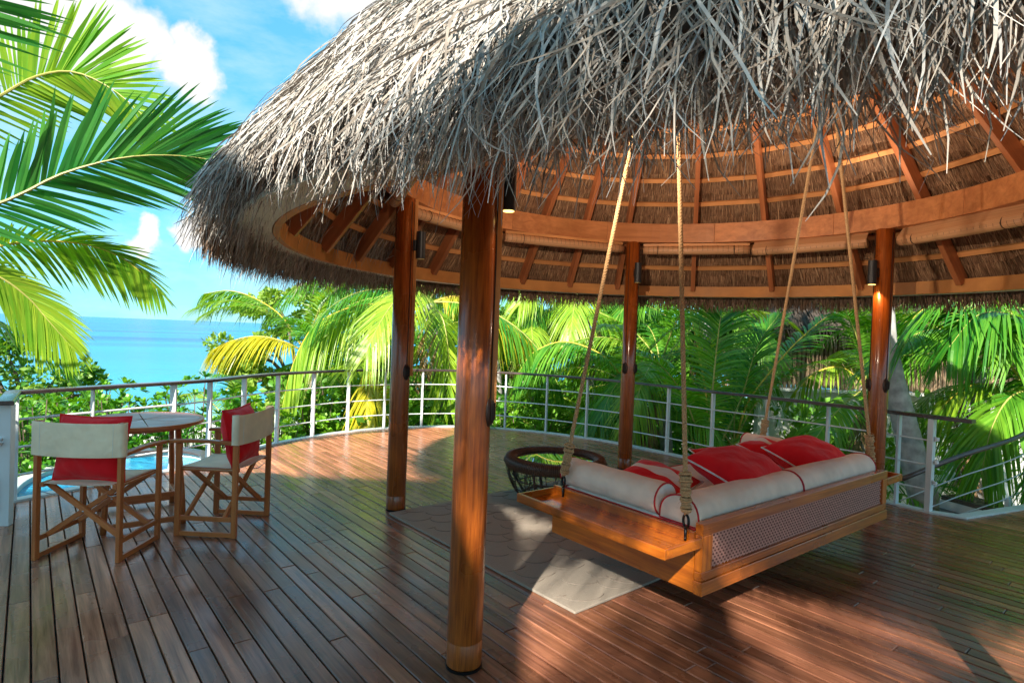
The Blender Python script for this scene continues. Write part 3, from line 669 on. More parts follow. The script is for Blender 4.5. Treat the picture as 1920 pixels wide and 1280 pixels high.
# straw lining: lapped courses
mb = MB(); ns = 160; courses = 19
for k in range(courses):
    rl = 3.20 - 0.167 * k; ru = rl - 0.185
    if ru < 0.05: ru = 0.05
    for i in range(ns + 1):
        a = 2 * math.pi * i / ns; jit = 0.012 * math.sin(i * 7.3 + k) + 0.008 * math.sin(i * 2.1 + 3 * k)
        mb.v.append(tuple(rp(rl + jit, a, zb(rl + jit) + 0.016))); mb.v.append(tuple(rp(ru, a, zb(ru) + 0.060)))
    b = k * (ns + 1) * 2; 
    for i in range(ns):
        u0, u1 = i / ns * 18, (i + 1) / ns * 18; v0, v1 = k * 0.9, k * 0.9 + 0.9
        mb.face([b + 2 * i, b + 2 * i + 1, b + 2 * i + 3, b + 2 * i + 2], 0, [(u0, v0), (u0, v1), (u1, v1), (u1, v0)])
mb.build('thatch_lining', MT['lining'], pav, smooth=False)
tcore = MB().lathe([(3.27, 2.172), (3.29, 2.20), (3.39, 2.20), (3.37, 2.29), (3.20, 2.53), (2.9, zo(2.9) - 0.03), (1.5, zo(1.5) - 0.03), (0.02, zo(0.02) - 0.03)], 120, cap=False)
tcore.v = [(x * oval(math.atan2(y, x)), y * oval(math.atan2(y, x)), z) for x, y, z in tcore.v]
tcore.build('thatch_core', MT['thatch_core'], pav, smooth=True)

# thatch strands: ribbons of dried palm leaf, built as arrays
def ribbons(centers, wdir, widths, rnd, name, mat):
    n, k, _ = centers.shape
    Lp = centers - wdir * widths[..., None] / 2; Rp = centers + wdir * widths[..., None] / 2
    V = np.stack([Lp, Rp], axis=2).reshape(-1, 3)
    base = (np.arange(n) * k * 2)[:, None]; seg = np.arange(k - 1)[None, :] * 2
    q = np.stack([base + seg, base + seg + 1, base + seg + 3, base + seg + 2], axis=-1).reshape(-1, 4)
    me = bpy.data.meshes.new(name); me.vertices.add(len(V)); me.vertices.foreach_set('co', V.astype(np.float32).ravel())
    me.loops.add(q.size); me.loops.foreach_set('vertex_index', q.ravel().astype(np.int32))
    me.polygons.add(len(q)); me.polygons.foreach_set('loop_start', np.arange(0, q.size, 4, dtype=np.int32))
    me.polygons.foreach_set('loop_total', np.full(len(q), 4, dtype=np.int32))
    uv = me.uv_layers.new(name='UVMap'); uu = np.repeat(rnd, (k - 1) * 4); vv = np.tile(np.array([0, 0, 1, 1]), n * (k - 1))
    uv.data.foreach_set('uv', np.stack([uu, vv], 1).astype(np.float32).ravel())
    me.update(calc_edges=True); me.validate(); me.materials.append(mat)
    me.polygons.foreach_set('use_smooth', np.ones(len(q), dtype=bool))
    return me
def strands(n, phi, r0, lift, length, grav, spread, curl, wmin, wmax, k=6, zbase=zo, out=0.0, crk=0.13, tip=0.014):
    ph = phi; rad = np.stack([np.cos(ph), np.sin(ph), 0 * ph], 1); tan = np.stack([-np.sin(ph), np.cos(ph), 0 * ph], 1)
    up = np.array([0, 0, 1.0]); down = (rad - slope * up) / sl; nor = (slope * rad + up) / sl
    p = rad * (r0 * np.array([oval(q) + tip * math.exp(-((math.degrees(q) - 196) / 22) ** 2) for q in ph]))[:, None] + up * zbase(r0)[:, None] + nor * lift[:, None]
    fq = rng.uniform(0.6, 1.7, n); f1 = rng.uniform(0, 6.28, n); f2 = rng.uniform(0, 6.28, n); am = np.abs(rng.normal(0, crk * 2.2, n))
    th = rng.normal(0, spread, n); bend = rng.normal(0, curl, n); lif = np.clip(rng.normal(out, 0.08, n), -0.5, 0.14)
    pts = [p]; step = length / (k - 1)
    d = down + nor * lif[:, None]
    for j in range(1, k):
        f = j / (k - 1); ang_ = th + bend * f * f
        dd = d * (1 - grav[:, None] * f) + np.array([0, 0, -1.0]) * (grav[:, None] * f)
        dd = dd + tan * np.tan(np.clip(ang_ + am * np.sin(6.28 * fq * f + f1), -1.1, 1.1))[:, None] + nor * np.clip(0.6 * am * np.sin(6.28 * fq * f + f2), -0.35, 0.16)[:, None]
        dd /= np.linalg.norm(dd, axis=1)[:, None]; p = p + dd * step[:, None]; pts.append(p)
    C = np.stack(pts, 1); w0 = rng.uniform(wmin, wmax, n)
    prof = np.interp(np.linspace(0, 1, k), [0, 0.6, 0.9, 1], [0.9, 1.0, 0.7, 0.25])
    W = w0[:, None] * prof[None, :]
    tw = rng.uniform(-0.9, 0.9, n); wd = tan * np.cos(tw)[:, None] + nor * np.sin(tw)[:, None]
    wd = np.repeat(wd[:, None, :], k, 1)
    tw2 = rng.normal(0, 0.5, n)[:, None] * np.linspace(0, 1, k)[None, :]
    wd = wd * np.cos(tw2)[..., None] + np.repeat(nor[:, None, :], k, 1) * np.sin(tw2)[..., None]
    wd /= np.linalg.norm(wd, axis=2)[..., None]
    return C, wd, W
def join(parts):
    return np.concatenate([p[0] for p in parts]), np.concatenate([p[1] for p in parts]), np.concatenate([p[2] for p in parts])
def U(a, b, n): return rng.uniform(a, b, n)
NA = 32000
rA = 3.34 - 2.3 * U(0, 1, NA) ** 1.5
A = strands(NA, U(R_(115), R_(345), NA), rA, U(-0.02, 0.035, NA), U(0.20, 0.42, NA) * np.where(rA > 3.0, 0.72, 1.0), U(0, 0.15, NA), 0.20, 0.35, 0.0035, 0.0095)
def to_level(n, phi, r0, lift, level, wob):
    """length a strand needs to hang down to a level"""
    z0 = zo(r0) + lift / sl
    return np.clip((z0 - level) / 0.86, 0.12, 0.75) * rng.uniform(1 - wob, 1 + wob * 0.4, n)
NB = 38000
phB = U(R_(150), R_(345), NB); rB = 3.40 - 0.42 * U(0, 1, NB); lB = 0.03 - 0.25 * U(0, 1, NB)
lev = np.interp(np.degrees(phB), [150, 170, 190, 203, 212, 225, 235, 246, 256, 262, 345], [2.05, 1.96, 2.0, 2.12, 2.18, 2.17, 2.12, 2.05, 2.03, 2.03, 2.03]) + rng.normal(0, 0.04, NB)
B = strands(NB, phB, rB, lB, to_level(NB, phB, rB, lB, lev, 0.35), U(0.45, 0.95, NB), 0.24, 0.55, 0.0025, 0.0072, k=10)
NC_ = 1800
phC = U(R_(165), R_(345), NC_); rC = 3.40 - 0.6 * U(0, 1, NC_); lC = U(0.0, 0.05, NC_)
Cc = strands(NC_, phC, rC, lC, to_level(NC_, phC, rC, lC, np.interp(np.degrees(phC), [165, 190, 203, 212, 228, 246, 345], [1.97, 2.0, 2.1, 2.15, 2.12, 2.0, 1.98]) + rng.normal(0, 0.06, NC_), 0.3), U(0.2, 0.9, NC_), 0.40, 1.1, 0.005, 0.0085, k=10, out=0.0, crk=0.18)
CC, WD, WW = join([B, Cc])
t0 = place('thatch_surface', ribbons(*A, rng.uniform(0, 1, NA), 'thatch_surface', MT['thatch']), pav); tag(t0, kind='stuff')
t1 = place('thatch', ribbons(CC, WD, WW, rng.uniform(0, 1, len(CC)), 'thatch', MT['thatch']), pav); tag(t1, kind='stuff')
ND = 9000
ph = np.concatenate([U(R_(-20), R_(165), 7000), U(R_(165), R_(200), 2000)])
D = strands(ND, ph, 3.30 + 0.13 * U(0, 1, ND), U(-0.01, 0.02, ND), U(0.08, 0.26, ND), U(0.8, 1.0, ND), 0.14, 0.2, 0.005, 0.012, k=5, zbase=lambda r: 2.20 + 0 * r, out=-0.35)
t2 = place('thatch_fringe', ribbons(*D, rng.uniform(0, 1, ND), 'thatch_fringe', MT['thatch_brown']), pav); tag(t2, kind='stuff')
NE = 5000
E_ = strands(NE, U(R_(-20), R_(165), NE), 3.44 - 0.12 * U(0, 1, NE), U(-0.10, 0.02, NE), U(0.12, 0.28, NE), U(0.5, 0.95, NE), 0.16, 0.2, 0.006, 0.013, k=5)
t3 = place('thatch_back', ribbons(*E_, rng.uniform(0, 1, NE), 'thatch_back', MT['thatch_brown']), pav); tag(t3, kind='stuff')
NF = 15000
Fs = strands(NF, U(R_(-25), R_(205), NF), 3.02 - 2.2 * U(0, 1, NF) ** 1.3, U(-0.022, -0.004, NF), U(0.10, 0.24, NF), U(0, 0.05, NF), 0.06, 0.06, 0.004, 0.011, k=4, zbase=lambda r: zb(r) + 0.045, crk=0.03, tip=0.0)
t4 = place('lining_straw', ribbons(*Fs, rng.uniform(0, 1, NF), 'lining_straw', MT['straw']), pav); tag(t4, kind='stuff')
mb = MB()
for r in (3.02, 2.94, 2.86, 2.78, 2.66, 2.5):
    mb.tube([rp(r + 0.006 * math.sin(9 * a), a, zo(r) + 0.055 + 0.01 * math.sin(23 * a)) for a in np.linspace(R_(140), R_(340), 90)], 0.0014, 4)
mb.build('net_wire', plain('green_net_wire', (0.05, 0.12, 0.11), 0.5), pav, smooth=True)
# tie beam that carries the swing
piece('tie_beam', MT['beam'], pav, Vector((0.40, 3.16, 3.96)) - PC, Vector((3.07, 5.40, 3.96)) - PC, 0.09, 0.16)

# ------------------------------------------------------------------ bamboo blinds rolled up under the ring beam
def blind(a0, a1, drop, label, dz=0.0):
    p0 = PC + pol(2.47, R_(a0), 0); p1 = PC + pol(2.47, R_(a1), 0); x = p1 - p0; ln_ = x.length
    e = empty('bamboo_blind', ((p0.x + p1.x) / 2, (p0.y + p1.y) / 2, 2.66 - drop + dz), math.atan2(x.y, x.x), label, 'blind', 'rolled bamboo blinds')
    rr = 0.049; mb = MB(); n = 14
    pts = [(ln_ * (i / n - 0.5), 0, -0.006 * math.sin(math.pi * i / n)) for i in range(n + 1)]
    mb.tube(pts, rr, 20, uvlen=True); mb.build('roll', MT['bamboo'], e, smooth=True)
    if drop > 0.02:
        mb = MB()
        for (z0, y0) in ((drop + 0.075, 0.02), (0.03, -0.045), (0.0, -0.052)):
            mb.v += [(-ln_ / 2, y0, z0), (ln_ / 2, y0, z0)]
        for i in range(2): mb.face([2 * i, 2 * i + 1, 2 * i + 3, 2 * i + 2], 0, [(0, i * .5), (1, i * .5), (1, i * .5 + .5), (0, i * .5 + .5)])
        mb.build('slat_sheet', MT['bamboo'], e)
    else:
        MB().box((0, 0.0, rr + 0.012), (ln_, 0.03, 0.03)).build('head_rail', MT['batten'], e)
    th = MB(); k = int(ln_ / 0.055)
    for i in range(k + 1):
        xx = ln_ * (i / k - 0.5) * 0.985; th.tube([(xx, math.cos(t) * (rr + 0.0012), math.sin(t) * (rr + 0.0012)) for t in np.linspace(0, 2 * math.pi, 17)[:-1]], 0.0013, 4, closed=True)
    th.build('stitching', MT['cord'], e)
    for s in (-0.36, 0.36):
        cd = MB(); cd.tube([(ln_ * s, math.cos(t) * (rr + 0.004), math.sin(t) * (rr + 0.004)) for t in np.linspace(0, 2 * math.pi, 17)[:-1]], 0.0035, 5, closed=True)
        cd.build('lift_cord', MT['cord'], e)
blind(224, 173, 0, 'rolled bamboo blind between the two columns nearest the table')
blind(163, 130, 0, 'rolled bamboo blind starting beside the second column, partly behind the front column')
blind(128.5, 93, 0, 'rolled bamboo blind between the front column and the far column')
blind(87, 59, 0.01, 'pinkish rolled bamboo blind just past the far column')
blind(58, 31, 0.03, 'slightly unrolled amber bamboo blind left of the column behind the swing')
blind(23.5, -4, 0.05, 'half lowered bamboo blind right of the column behind the swing')
blind(-6, -34, 0.05, 'bamboo blind at the edge of view, past the half lowered one')

# ------------------------------------------------------------------ cylinder wall lamps
def lamp(ci, az, z, label, lit=0.0, h=0.235, r=0.040, up=0.0, aim=None):
    a = COLS[ci]; c = PC + pol(RC, a, 0); d = Vector((math.cos(az), math.sin(az), 0))
    e = empty('wall_lamp', (c.x + d.x * 0.085, c.y + d.y * 0.085, z), az, label, 'lamp', 'cylinder lamps on the pavilion columns')
    MB().box((0.012, 0, 0), (0.028, 0.045, 0.09)).build('bracket', MT['lamp_black'], e, bevel=0.003)
    MB().lathe([(r * 0.97, -h / 2), (r, -h / 2 + 0.004), (r, h / 2 - 0.004), (r * 0.97, h / 2)], 24, c=(0.026 + r, 0)).build('housing', MT['lamp_black'], e, smooth=False, bevel=0)
    m, t, b = new_mat('lamp_lens'); b.inputs['Base Color'].default_value = (0.8, 0.6, 0.2, 1); b.inputs['Emission Color'].default_value = (1, 0.62, 0.16, 1); b.inputs['Emission Strength'].default_value = 1.2 if lit else 0.0
    MB().lathe([(r * 0.8, -h / 2 - 0.003), (r * 0.8, -h / 2 + 0.002)], 20, c=(0.026 + r, 0)).build('lens', m, e)
    if lit:
        s = bpy.data.lights.new('lamp_light', 'SPOT'); s.energy = lit; s.spot_size = R_(100); s.color = (1, 0.55, 0.18); s.shadow_soft_size = 0.02
        lo = bpy.data.objects.new('lamp_light', s); col.objects.link(lo); lo.parent = e; lo.location = (0.03 + r, 0, -h / 2 - 0.012)
    if up:  # added upward fill that brightens the roof underside, beyond the lamp's own glow
        s = bpy.data.lights.new('added_roof_fill', 'SPOT'); s.energy = up; s.spot_size = R_(125); s.spot_blend = 1.0; s.color = (1, 0.80, 0.60); s.shadow_soft_size = 0.03
        lo = bpy.data.objects.new('added_roof_fill', s); col.objects.link(lo); lo.parent = e; lo.location = (0.026 + r, 0, h / 2 + 0.012)
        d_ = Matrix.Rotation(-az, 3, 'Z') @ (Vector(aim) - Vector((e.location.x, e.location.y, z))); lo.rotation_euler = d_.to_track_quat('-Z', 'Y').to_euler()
lamp(0, R_(22), 2.31, 'black cylinder lamp on the nearest column under the thatch fringe', lit=0.8, h=0.25, r=0.034, up=120, aim=(1.9, 6.2, 3.9))
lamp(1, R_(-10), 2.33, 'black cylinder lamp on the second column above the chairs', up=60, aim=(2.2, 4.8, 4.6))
lamp(2, R_(-75), 2.36, 'black cylinder lamp on the far middle column')
lamp(3, R_(-160), 2.31, 'lit black cylinder lamp on the column behind the swing', lit=2.0, up=50, aim=(1.0, 4.4, 4.6))

# ------------------------------------------------------------------ rug
def rug():
    e1 = Vector((-0.647, 0.763, 0)).normalized(); az = math.atan2(-e1.x, e1.y)       # local Y = e1, local X = e2
    e = empty('rug', (0.418, 3.333, 0.0), az, 'beige wool rug with embossed scallop pattern under the swing', 'rug')
    mb = MB(); n = 40; Lx, Ly = 3.0, 2.2
    nx, ny = 30, 22
    for z in (0.002, 0.014):
        pass
    MB().box((Lx / 2, Ly / 2, 0.0095), (Lx, Ly, 0.017)).build('pile', MT['rug'], e, bevel=0.005)
    arcs = MB(); random.seed(3)
    for i in range(14):
        for j in range(11):
            cx = i * 0.215 + (0.11 if j % 2 else 0) + random.uniform(-.05, .05) + 0.05; cy = j * 0.205 + 0.14 + random.uniform(-.04, .04); r = random.uniform(0.085, 0.135)
            a0 = math.pi + random.uniform(0.0, 0.5) - 0.75; a1 = a0 + random.uniform(1.9, 3.0)
            pts = [(cx + r * 1.15 * math.cos(a), cy + r * math.sin(a), 0.0180) for a in np.linspace(a0, a1, 12)]
            pts = [p for p in pts if 0.03 < p[0] < Lx - 0.03 and 0.03 < p[1] < Ly - 0.03]
            if len(pts) > 3: arcs.tube(pts, [0.001] + [0.0042] * (len(pts) - 2) + [0.001], 5)
    tag(arcs.build('scallop_furrow', MT['rug_line'], e, smooth=True), kind='stuff')
rug()

# ------------------------------------------------------------------ soft shapes
def bolster(L_, r, n=24, sag=0.0, flat=0.0):
    """round bolster along local X, rounded ends; returns (body, piping)"""
    mb = MB(); xs = [-L_ / 2, -L_ / 2 + 0.004, -L_ / 2 + 0.02] + list(np.linspace(-L_ / 2 + 0.07, L_ / 2 - 0.07, 11)) + [L_ / 2 - 0.02, L_ / 2 - 0.004, L_ / 2]
    rr = [r * 0.90, r * 0.97, r] + [r * (1 + 0.02 * math.sin(4.7 * i + L_)) for i in range(11)] + [r, r * 0.97, r * 0.90]
    for x, q in zip(xs, rr):
        for k in range(n):
            a = 2 * math.pi * k / n; y = math.cos(a) * q * 1.06; z = math.sin(a) * q
            if z < -r * (1 - flat): z = -r * (1 - flat)
            mb.v.append((x, y, z - sag * math.sin(math.pi * (x / L_ + 0.5))))
    m = len(xs)
    for i in range(m - 1):
        for k in range(n):
            k2 = (k + 1) % n; mb.face([i * n + k, i * n + k2, (i + 1) * n + k2, (i + 1) * n + k])
    b = len(mb.v); mb.v += [(-L_ / 2 - 0.006, 0, 0), (L_ / 2 + 0.006, 0, 0)]
    for k in range(n):
        k2 = (k + 1) % n; mb.face([k2, k, b], 1); mb.face([(m - 1) * n + k, (m - 1) * n + k2, b + 1], 1)
    pp = []
    for s in (-1, 1):
        ring_ = []
        for k in range(n):
            a = 2 * math.pi * k / n; z = math.sin(a) * r * 0.985; ring_.append((s * (L_ / 2 - 0.006), math.cos(a) * r * 1.045, max(z, -r * (1 - flat))))
        pp.append(MB().tube(ring_, 0.0055, 6, closed=True))
    return mb, pp
def dbolster(L_, prof):
    """bolster with a given side profile (y, z) along local X"""
    mb = MB(); n = len(prof); cy = sum(p[0] for p in prof) / n; cz = sum(p[1] for p in prof) / n
    xs = [-L_ / 2, -L_ / 2 + 0.008] + list(np.linspace(-L_ / 2 + 0.05, L_ / 2 - 0.05, 9)) + [L_ / 2 - 0.008, L_ / 2]; sc_ = [0.93, 0.985] + [1.0 + 0.012 * math.sin(3 * i) for i in range(9)] + [0.985, 0.93]
    for x, s in zip(xs, sc_):
        for p in prof: mb.v.append((x, cy + (p[0] - cy) * s, cz + (p[1] - cz) * s))
    m = len(xs)
    for i in range(m - 1):
        for k in range(n):
            k2 = (k + 1) % n; mb.face([i * n + k, i * n + k2, (i + 1) * n + k2, (i + 1) * n + k])
    mb.face(list(reversed(range(n))), 1); mb.face([(m - 1) * n + k for k in range(n)], 1)
    pp = []
    for s in (-1, 1): pp.append(MB().tube([(s * (L_ / 2 - 0.003), cy + (p[0] - cy) * 0.985, cz + (p[1] - cz) * 0.985) for p in prof], 0.0055, 6, closed=True))
    return mb, pp
def pillow(wx, wy, h, bands=None, n=26, wrinkle=0.010, seed=0):
    """square scatter pillow lying in local XY; bands: function(x, y) -> material index"""
    mb = MB(); rs = random.Random(seed); ph = [rs.uniform(0, 6) for _ in range(6)]
    def ht(x, y): 
        e = max(0.0, 1 - abs(x) ** 2.6) ** 0.55 * max(0.0, 1 - abs(y) ** 2.6) ** 0.55
        return h / 2 * e
    for s in (1, -1):
        for j in range(n + 1):
            for i in range(n + 1):
                x = -1 + 2 * i / n; y = -1 + 2 * j / n; pinch = 1 - 0.07 * (1 - x * x) * abs(y) ** 3 ; pinch2 = 1 - 0.07 * (1 - y * y) * abs(x) ** 3
                z = ht(x, y); wv = wrinkle * (math.sin(5 * x + 3 * y + ph[0]) + math.sin(7 * y - 4 * x + ph[1]) * 0.7 + math.sin(11 * (x + y) + ph[2]) * 0.4) * (z / (h / 2))
                mb.v.append((x * wx / 2 * pinch2, y * wy / 2 * pinch, s * (z + wv * 0.8)))
    N1 = (n + 1) ** 2
    for s in (0, 1):
        for j in range(n):
            for i in range(n):
                q = [s * N1 + j * (n + 1) + i, s * N1 + j * (n + 1) + i + 1, s * N1 + (j + 1) * (n + 1) + i + 1, s * N1 + (j + 1) * (n + 1) + i]
                mi = bands(-1 + 2 * (i + .5) / n, -1 + 2 * (j + .5) / n) if bands else 0
                mb.face(q if s == 0 else q[::-1], mi)
    edge = []
    for k in range(4 * 14):
        t = k / 14; 
        if t < 1: x, y = -1 + 2 * t, -1
        elif t < 2: x, y = 1, -1 + 2 * (t - 1)
        elif t < 3: x, y = 1 - 2 * (t - 2), 1
        else: x, y = -1, 1 - 2 * (t - 3)
        edge.append((x * wx / 2 * (1 - 0.07 * (1 - y * y) * abs(x) ** 3) * 1.008, y * wy / 2 * (1 - 0.07 * (1 - x * x) * abs(y) ** 3) * 1.008, 0))
    pp = MB().tube(edge, 0.0065, 6, closed=True)
    return mb, pp

# ------------------------------------------------------------------ hanging daybed swing
SWP = (1.04, 3.063, 0); SWR = R_(38.1); SWM = Matrix.Translation(SWP) @ Matrix.Rotation(SWR, 4, 'Z')
sw = empty('daybed_swing', SWP, SWR, 'orange teak daybed swing with woven side panel hung on four ropes', 'swing')
SL = 2.47; SD = 1.17
def bx(name, x0, x1, y0, y1, z0, z1, par=sw, mat='teak', bevel=0.004):
    dx, dy = x1 - x0, y1 - y0
    if dx >= max(dy, z1 - z0): return piece(name, MT[mat], par, (x0, (y0 + y1) / 2, (z0 + z1) / 2), (x1, (y0 + y1) / 2, (z0 + z1) / 2), dy, z1 - z0, bevel=bevel)
    if dy >= z1 - z0: return piece(name, MT[mat], par, ((x0 + x1) / 2, y0, (z0 + z1) / 2), ((x0 + x1) / 2, y1, (z0 + z1) / 2), dx, z1 - z0, bevel=bevel)
    return piece(name, MT[mat], par, ((x0 + x1) / 2, (y0 + y1) / 2, z0), ((x0 + x1) / 2, (y0 + y1) / 2, z1), dx, dy, up=(0, 1, 0), bevel=bevel)
bx('top_rail', 0.0, SL, 0.0, 0.048, 0.566, 0.630)
bx('bottom_rail', 0.0, SL, 0.002, 0.046, 0.324, 0.372)
bx('stile', 0.0, 0.095, 0.001, 0.047, 0.373, 0.565); bx('stile', SL - 0.075, SL, 0.001, 0.047, 0.373, 0.565)
bx('base_board', -0.004, SL + 0.004, -0.006, 0.046, 0.250, 0.3225)
bx('end_board', 0.0, 0.036, 0.049, SD, 0.252, 0.500); bx('end_board', SL - 0.036, SL, 0.049, SD, 0.252, 0.500)
bx('back_board', 0.038, SL - 0.038, SD - 0.04, SD - 0.002, 0.252, 0.470)
bx('plinth', 0.10, SL - 0.10, 0.10, SD - 0.08, 0.262, 0.30)
for i in range(9): bx('seat_slat', 0.04 + i * 0.268, 0.04 + i * 0.268 + 0.22, 0.05, SD - 0.045, 0.452, 0.472, bevel=0.002)
# woven cane panel
bx('cane_backing', 0.096, SL - 0.076, 0.026, 0.032, 0.373, 0.565, mat='cane_back', bevel=0)
cp = MB(); x0, x1, z0, z1 = 0.097, SL - 0.077, 0.374, 0.564; pitch = 0.0165
nx = int((x1 - x0) / pitch); nz = int((z1 - z0) / pitch)
for i in range(nx):
    x = x0 + (i + .5) * pitch; b = len(cp.v); hw = 0.0042
    for j in range(nz + 1):
        y = 0.0185 + (0.0035 if (i + j) % 2 else -0.0035); z = z0 + (z1 - z0) * j / nz
        cp.v += [(x - hw, y, z), (x + hw, y, z)]
    for j in range(nz): cp.face([b + 2 * j, b + 2 * j + 1, b + 2 * j + 3, b + 2 * j + 2])
for j in range(nz):
    z = z0 + (j + .5) * (z1 - z0) / nz; b = len(cp.v); hw = 0.0046
    for i in range(nx + 1):
        y = 0.0185 + (-0.0035 if (i + j) % 2 else 0.0035); x = x0 + (x1 - x0) * i / nx
        cp.v += [(x, y, z - hw), (x, y, z + hw)]
    for i in range(nx): cp.face([b + 2 * i, b + 2 * i + 2, b + 2 * i + 3, b + 2 * i + 1])
tag(cp.build('cane_weave', MT['cane'], sw, smooth=True), kind='stuff')
def tray(xa, xb, sgn):
    tr = bpy.data.objects.new('tray', None); col.objects.link(tr); tr.parent = sw
    lo, hi = min(xa, xb), max(xa, xb)
    bx('tray_floor', lo, hi, 0.02, SD - 0.02, 0.508, 0.520, par=tr, bevel=0.001)
    outer = lo if sgn < 0 else hi - 0.022
    bx('tray_rim', outer, outer + 0.022, 0.0, SD, 0.5065, 0.562, par=tr)
    il, ih = (lo + 0.0225, hi - 0.001) if sgn < 0 else (lo + 0.001, hi - 0.0225)
    bx('tray_rim', il, ih, 0.001, 0.021, 0.5065, 0.562, par=tr); bx('tray_rim', il, ih, SD - 0.021, SD - 0.001, 0.5065, 0.562, par=tr)
    inner = hi if sgn < 0 else lo - 0.022
    bx('tray_lip', inner, inner + 0.022, 0.05, SD, 0.5015, 0.575, par=tr)
tray(-0.318, 0.0, -1); tray(SL, SL + 0.318, 1)
# ropes: two at each end meet at the tie beam
iM = SWM.inverted(); apexL = iM @ Vector((0.875, 3.555, 3.90)); apexR = iM @ Vector((2.60, 5.01, 3.90))
def swing_rope(x, y, apex):
    top = apex + Vector((0.0, 0.02 if y > 0.5 else -0.02, 0.0)); base = Vector((x, y, 0.66)); d = (top - base).normalized()
    ro = twisted([base, top], 0.0135, 0.055, per=8, n=6).build('rope', MT['rope'], sw, smooth=True)
    mb = MB(); wob = [base + d * t for t in np.linspace(-0.02, 0.26, 26)]
    for i in range(22):
        c = base + d * (0.02 + i * 0.0095); u = d.orthogonal().normalized(); v = d.cross(u); R0 = 0.024 + 0.005 * math.sin(i * 1.3) * (0.4 + 0.6 * random.random()) + (0.006 if 15 < i < 21 else 0)
        tl = random.uniform(-0.25, 0.25)
        mb.tube([c + (u * math.cos(a) + v * math.sin(a)) * R0 + d * (tl * R0 * math.cos(a)) for a in np.linspace(0, 2 * math.pi, 13)[:-1]], 0.0058, 5, closed=True)
    for i in range(26):
        c = base + d * random.uniform(0.0, 0.27); q = Vector((random.gauss(0, 1), random.gauss(0, 1), random.gauss(0, 1))).normalized()
        mb.tube([c + q * 0.02, c + q * 0.036 + Vector((0, 0, -0.006)), c + q * 0.045 + Vector((0, 0, -0.014))], 0.0009, 3)
    mb.build('rope_binding', MT['rope'], ro, smooth=True)
    ey = MB(); c = base + Vector((0, 0, -0.035)) - d * 0.0
    ey.tube([c + Vector((math.cos(a) * 0.010, math.cos(a) * 0.0, math.sin(a) * 0.034)) + Vector((0, math.cos(a) * 0.024, 0)) for a in np.linspace(0, 2 * math.pi, 21)[:-1]], 0.0075, 8, closed=True)
    ey.tube([c + Vector((0, 0, -0.034)), Vector((x, y, 0.50))], 0.008, 8)
    ey.build('eye_bolt', MT['iron'], ro, smooth=True)
swing_rope(-0.012, 0.10, apexL); swing_rope(-0.012, 1.06, apexL); swing_rope(SL + 0.012, 0.12, apexR); swing_rope(SL + 0.012, 1.05, apexR)

def on_swing(name, label, cat, loc, rot, group=None):
    e = empty(name, label=label, cat=cat, group=group)
    from mathutils import Euler
    mw = SWM @ Matrix.Translation(loc) @ Euler(rot).to_matrix().to_4x4(); e.location = mw.translation; e.rotation_euler = mw.to_euler()
    return e
# mattress
mm = on_swing('mattress', 'flat off-white mattress with red edge on the daybed swing', 'mattress', (SL / 2, 0.60, 0.525), (0, 0, 0))
MB().box((0, 0, 0), (SL - 0.10, SD - 0.12, 0.10)).build('cover', MT['linen_white'], mm, bevel=0.03)
hx, hy = (SL - 0.10) / 2 + 0.001, (SD - 0.12) / 2 + 0.001
MB().tube([(-hx + 0.02, -hy + .004, 0.042), (hx - 0.02, -hy + .004, 0.042), (hx - .004, -hy + 0.02, 0.042), (hx - .004, hy - 0.02, 0.042), (hx - 0.02, hy - .004, 0.042), (-hx + 0.02, hy - .004, 0.042), (-hx + .004, hy - 0.02, 0.042), (-hx + .004, -hy + 0.02, 0.042)], 0.005, 6, closed=True).build('piping', MT['piping'], mm, smooth=True)
# long back bolsters with a wedge profile
prof = [(-0.11, -0.085), (0.15, -0.085)] + [(0.15 * math.cos(t) + (0.0 if math.cos(t) > 0 else 0.04 * abs(math.cos(t))), -0.06 + 0.132 * math.sin(t) ** 0.8) for t in np.linspace(0.12, math.pi - 0.10, 14)]
for k, (xc, lab) in enumerate(((0.645, 'long beige back bolster with red piping behind the front red pillow'), (1.835, 'long beige back bolster at the far end of the woven panel'))):
    e = on_swing('back_bolster', lab, 'bolster', (xc, 0.175, 0.662), (0, 0, 0), 'long bolsters along the woven panel')
    a, p = dbolster(1.185, prof); a.build('cover', [MT['linen'], MT['linen']], e, smooth=True); [q.build('piping', MT['piping'], e, smooth=True) for q in p]
e = on_swing('arm_bolster', 'round beige bolster with red piping lying beside the near tray', 'bolster', (0.125, 0.735, 0.662), (0, 0, R_(90)), 'round bolsters at the ends of the swing')
a, p = bolster(0.80, 0.096, flat=0.1); a.build('cover', [MT['linen'], MT['linen_white']], e, smooth=True); [q.build('piping', MT['piping'], e, smooth=True) for q in p]
e = on_swing('arm_bolster', 'round beige bolster at the far end of the swing', 'bolster', (SL - 0.12, 0.735, 0.662), (0, 0, R_(90)), 'round bolsters at the ends of the swing')
a, p = bolster(0.80, 0.096, flat=0.1); a.build('cover', [MT['linen'], MT['linen_white']], e, smooth=True); [q.build('piping', MT['piping'], e, smooth=True) for q in p]
def scatter(label, loc, rot, w_, h_, th, bands=None, seed=0, edge='linen_white'):
    e = on_swing('scatter_pillow', label, 'pillow', loc, rot, 'scatter pillows on the swing')
    a, p = pillow(w_, h_, th, bands, seed=seed); a.build('cover', [MT['red'], MT['linen_white']], e, smooth=True); p.build('piping', MT[edge], e, smooth=True)
band = lambda x, y: 1 if abs(x) < 0.22 else 0
scatter('plump red pillow with white edge leaning on the back bolster near the rope', (1.02, 0.40, 0.715), (R_(18), R_(2), R_(3)), 0.70, 0.48, 0.26, seed=1)
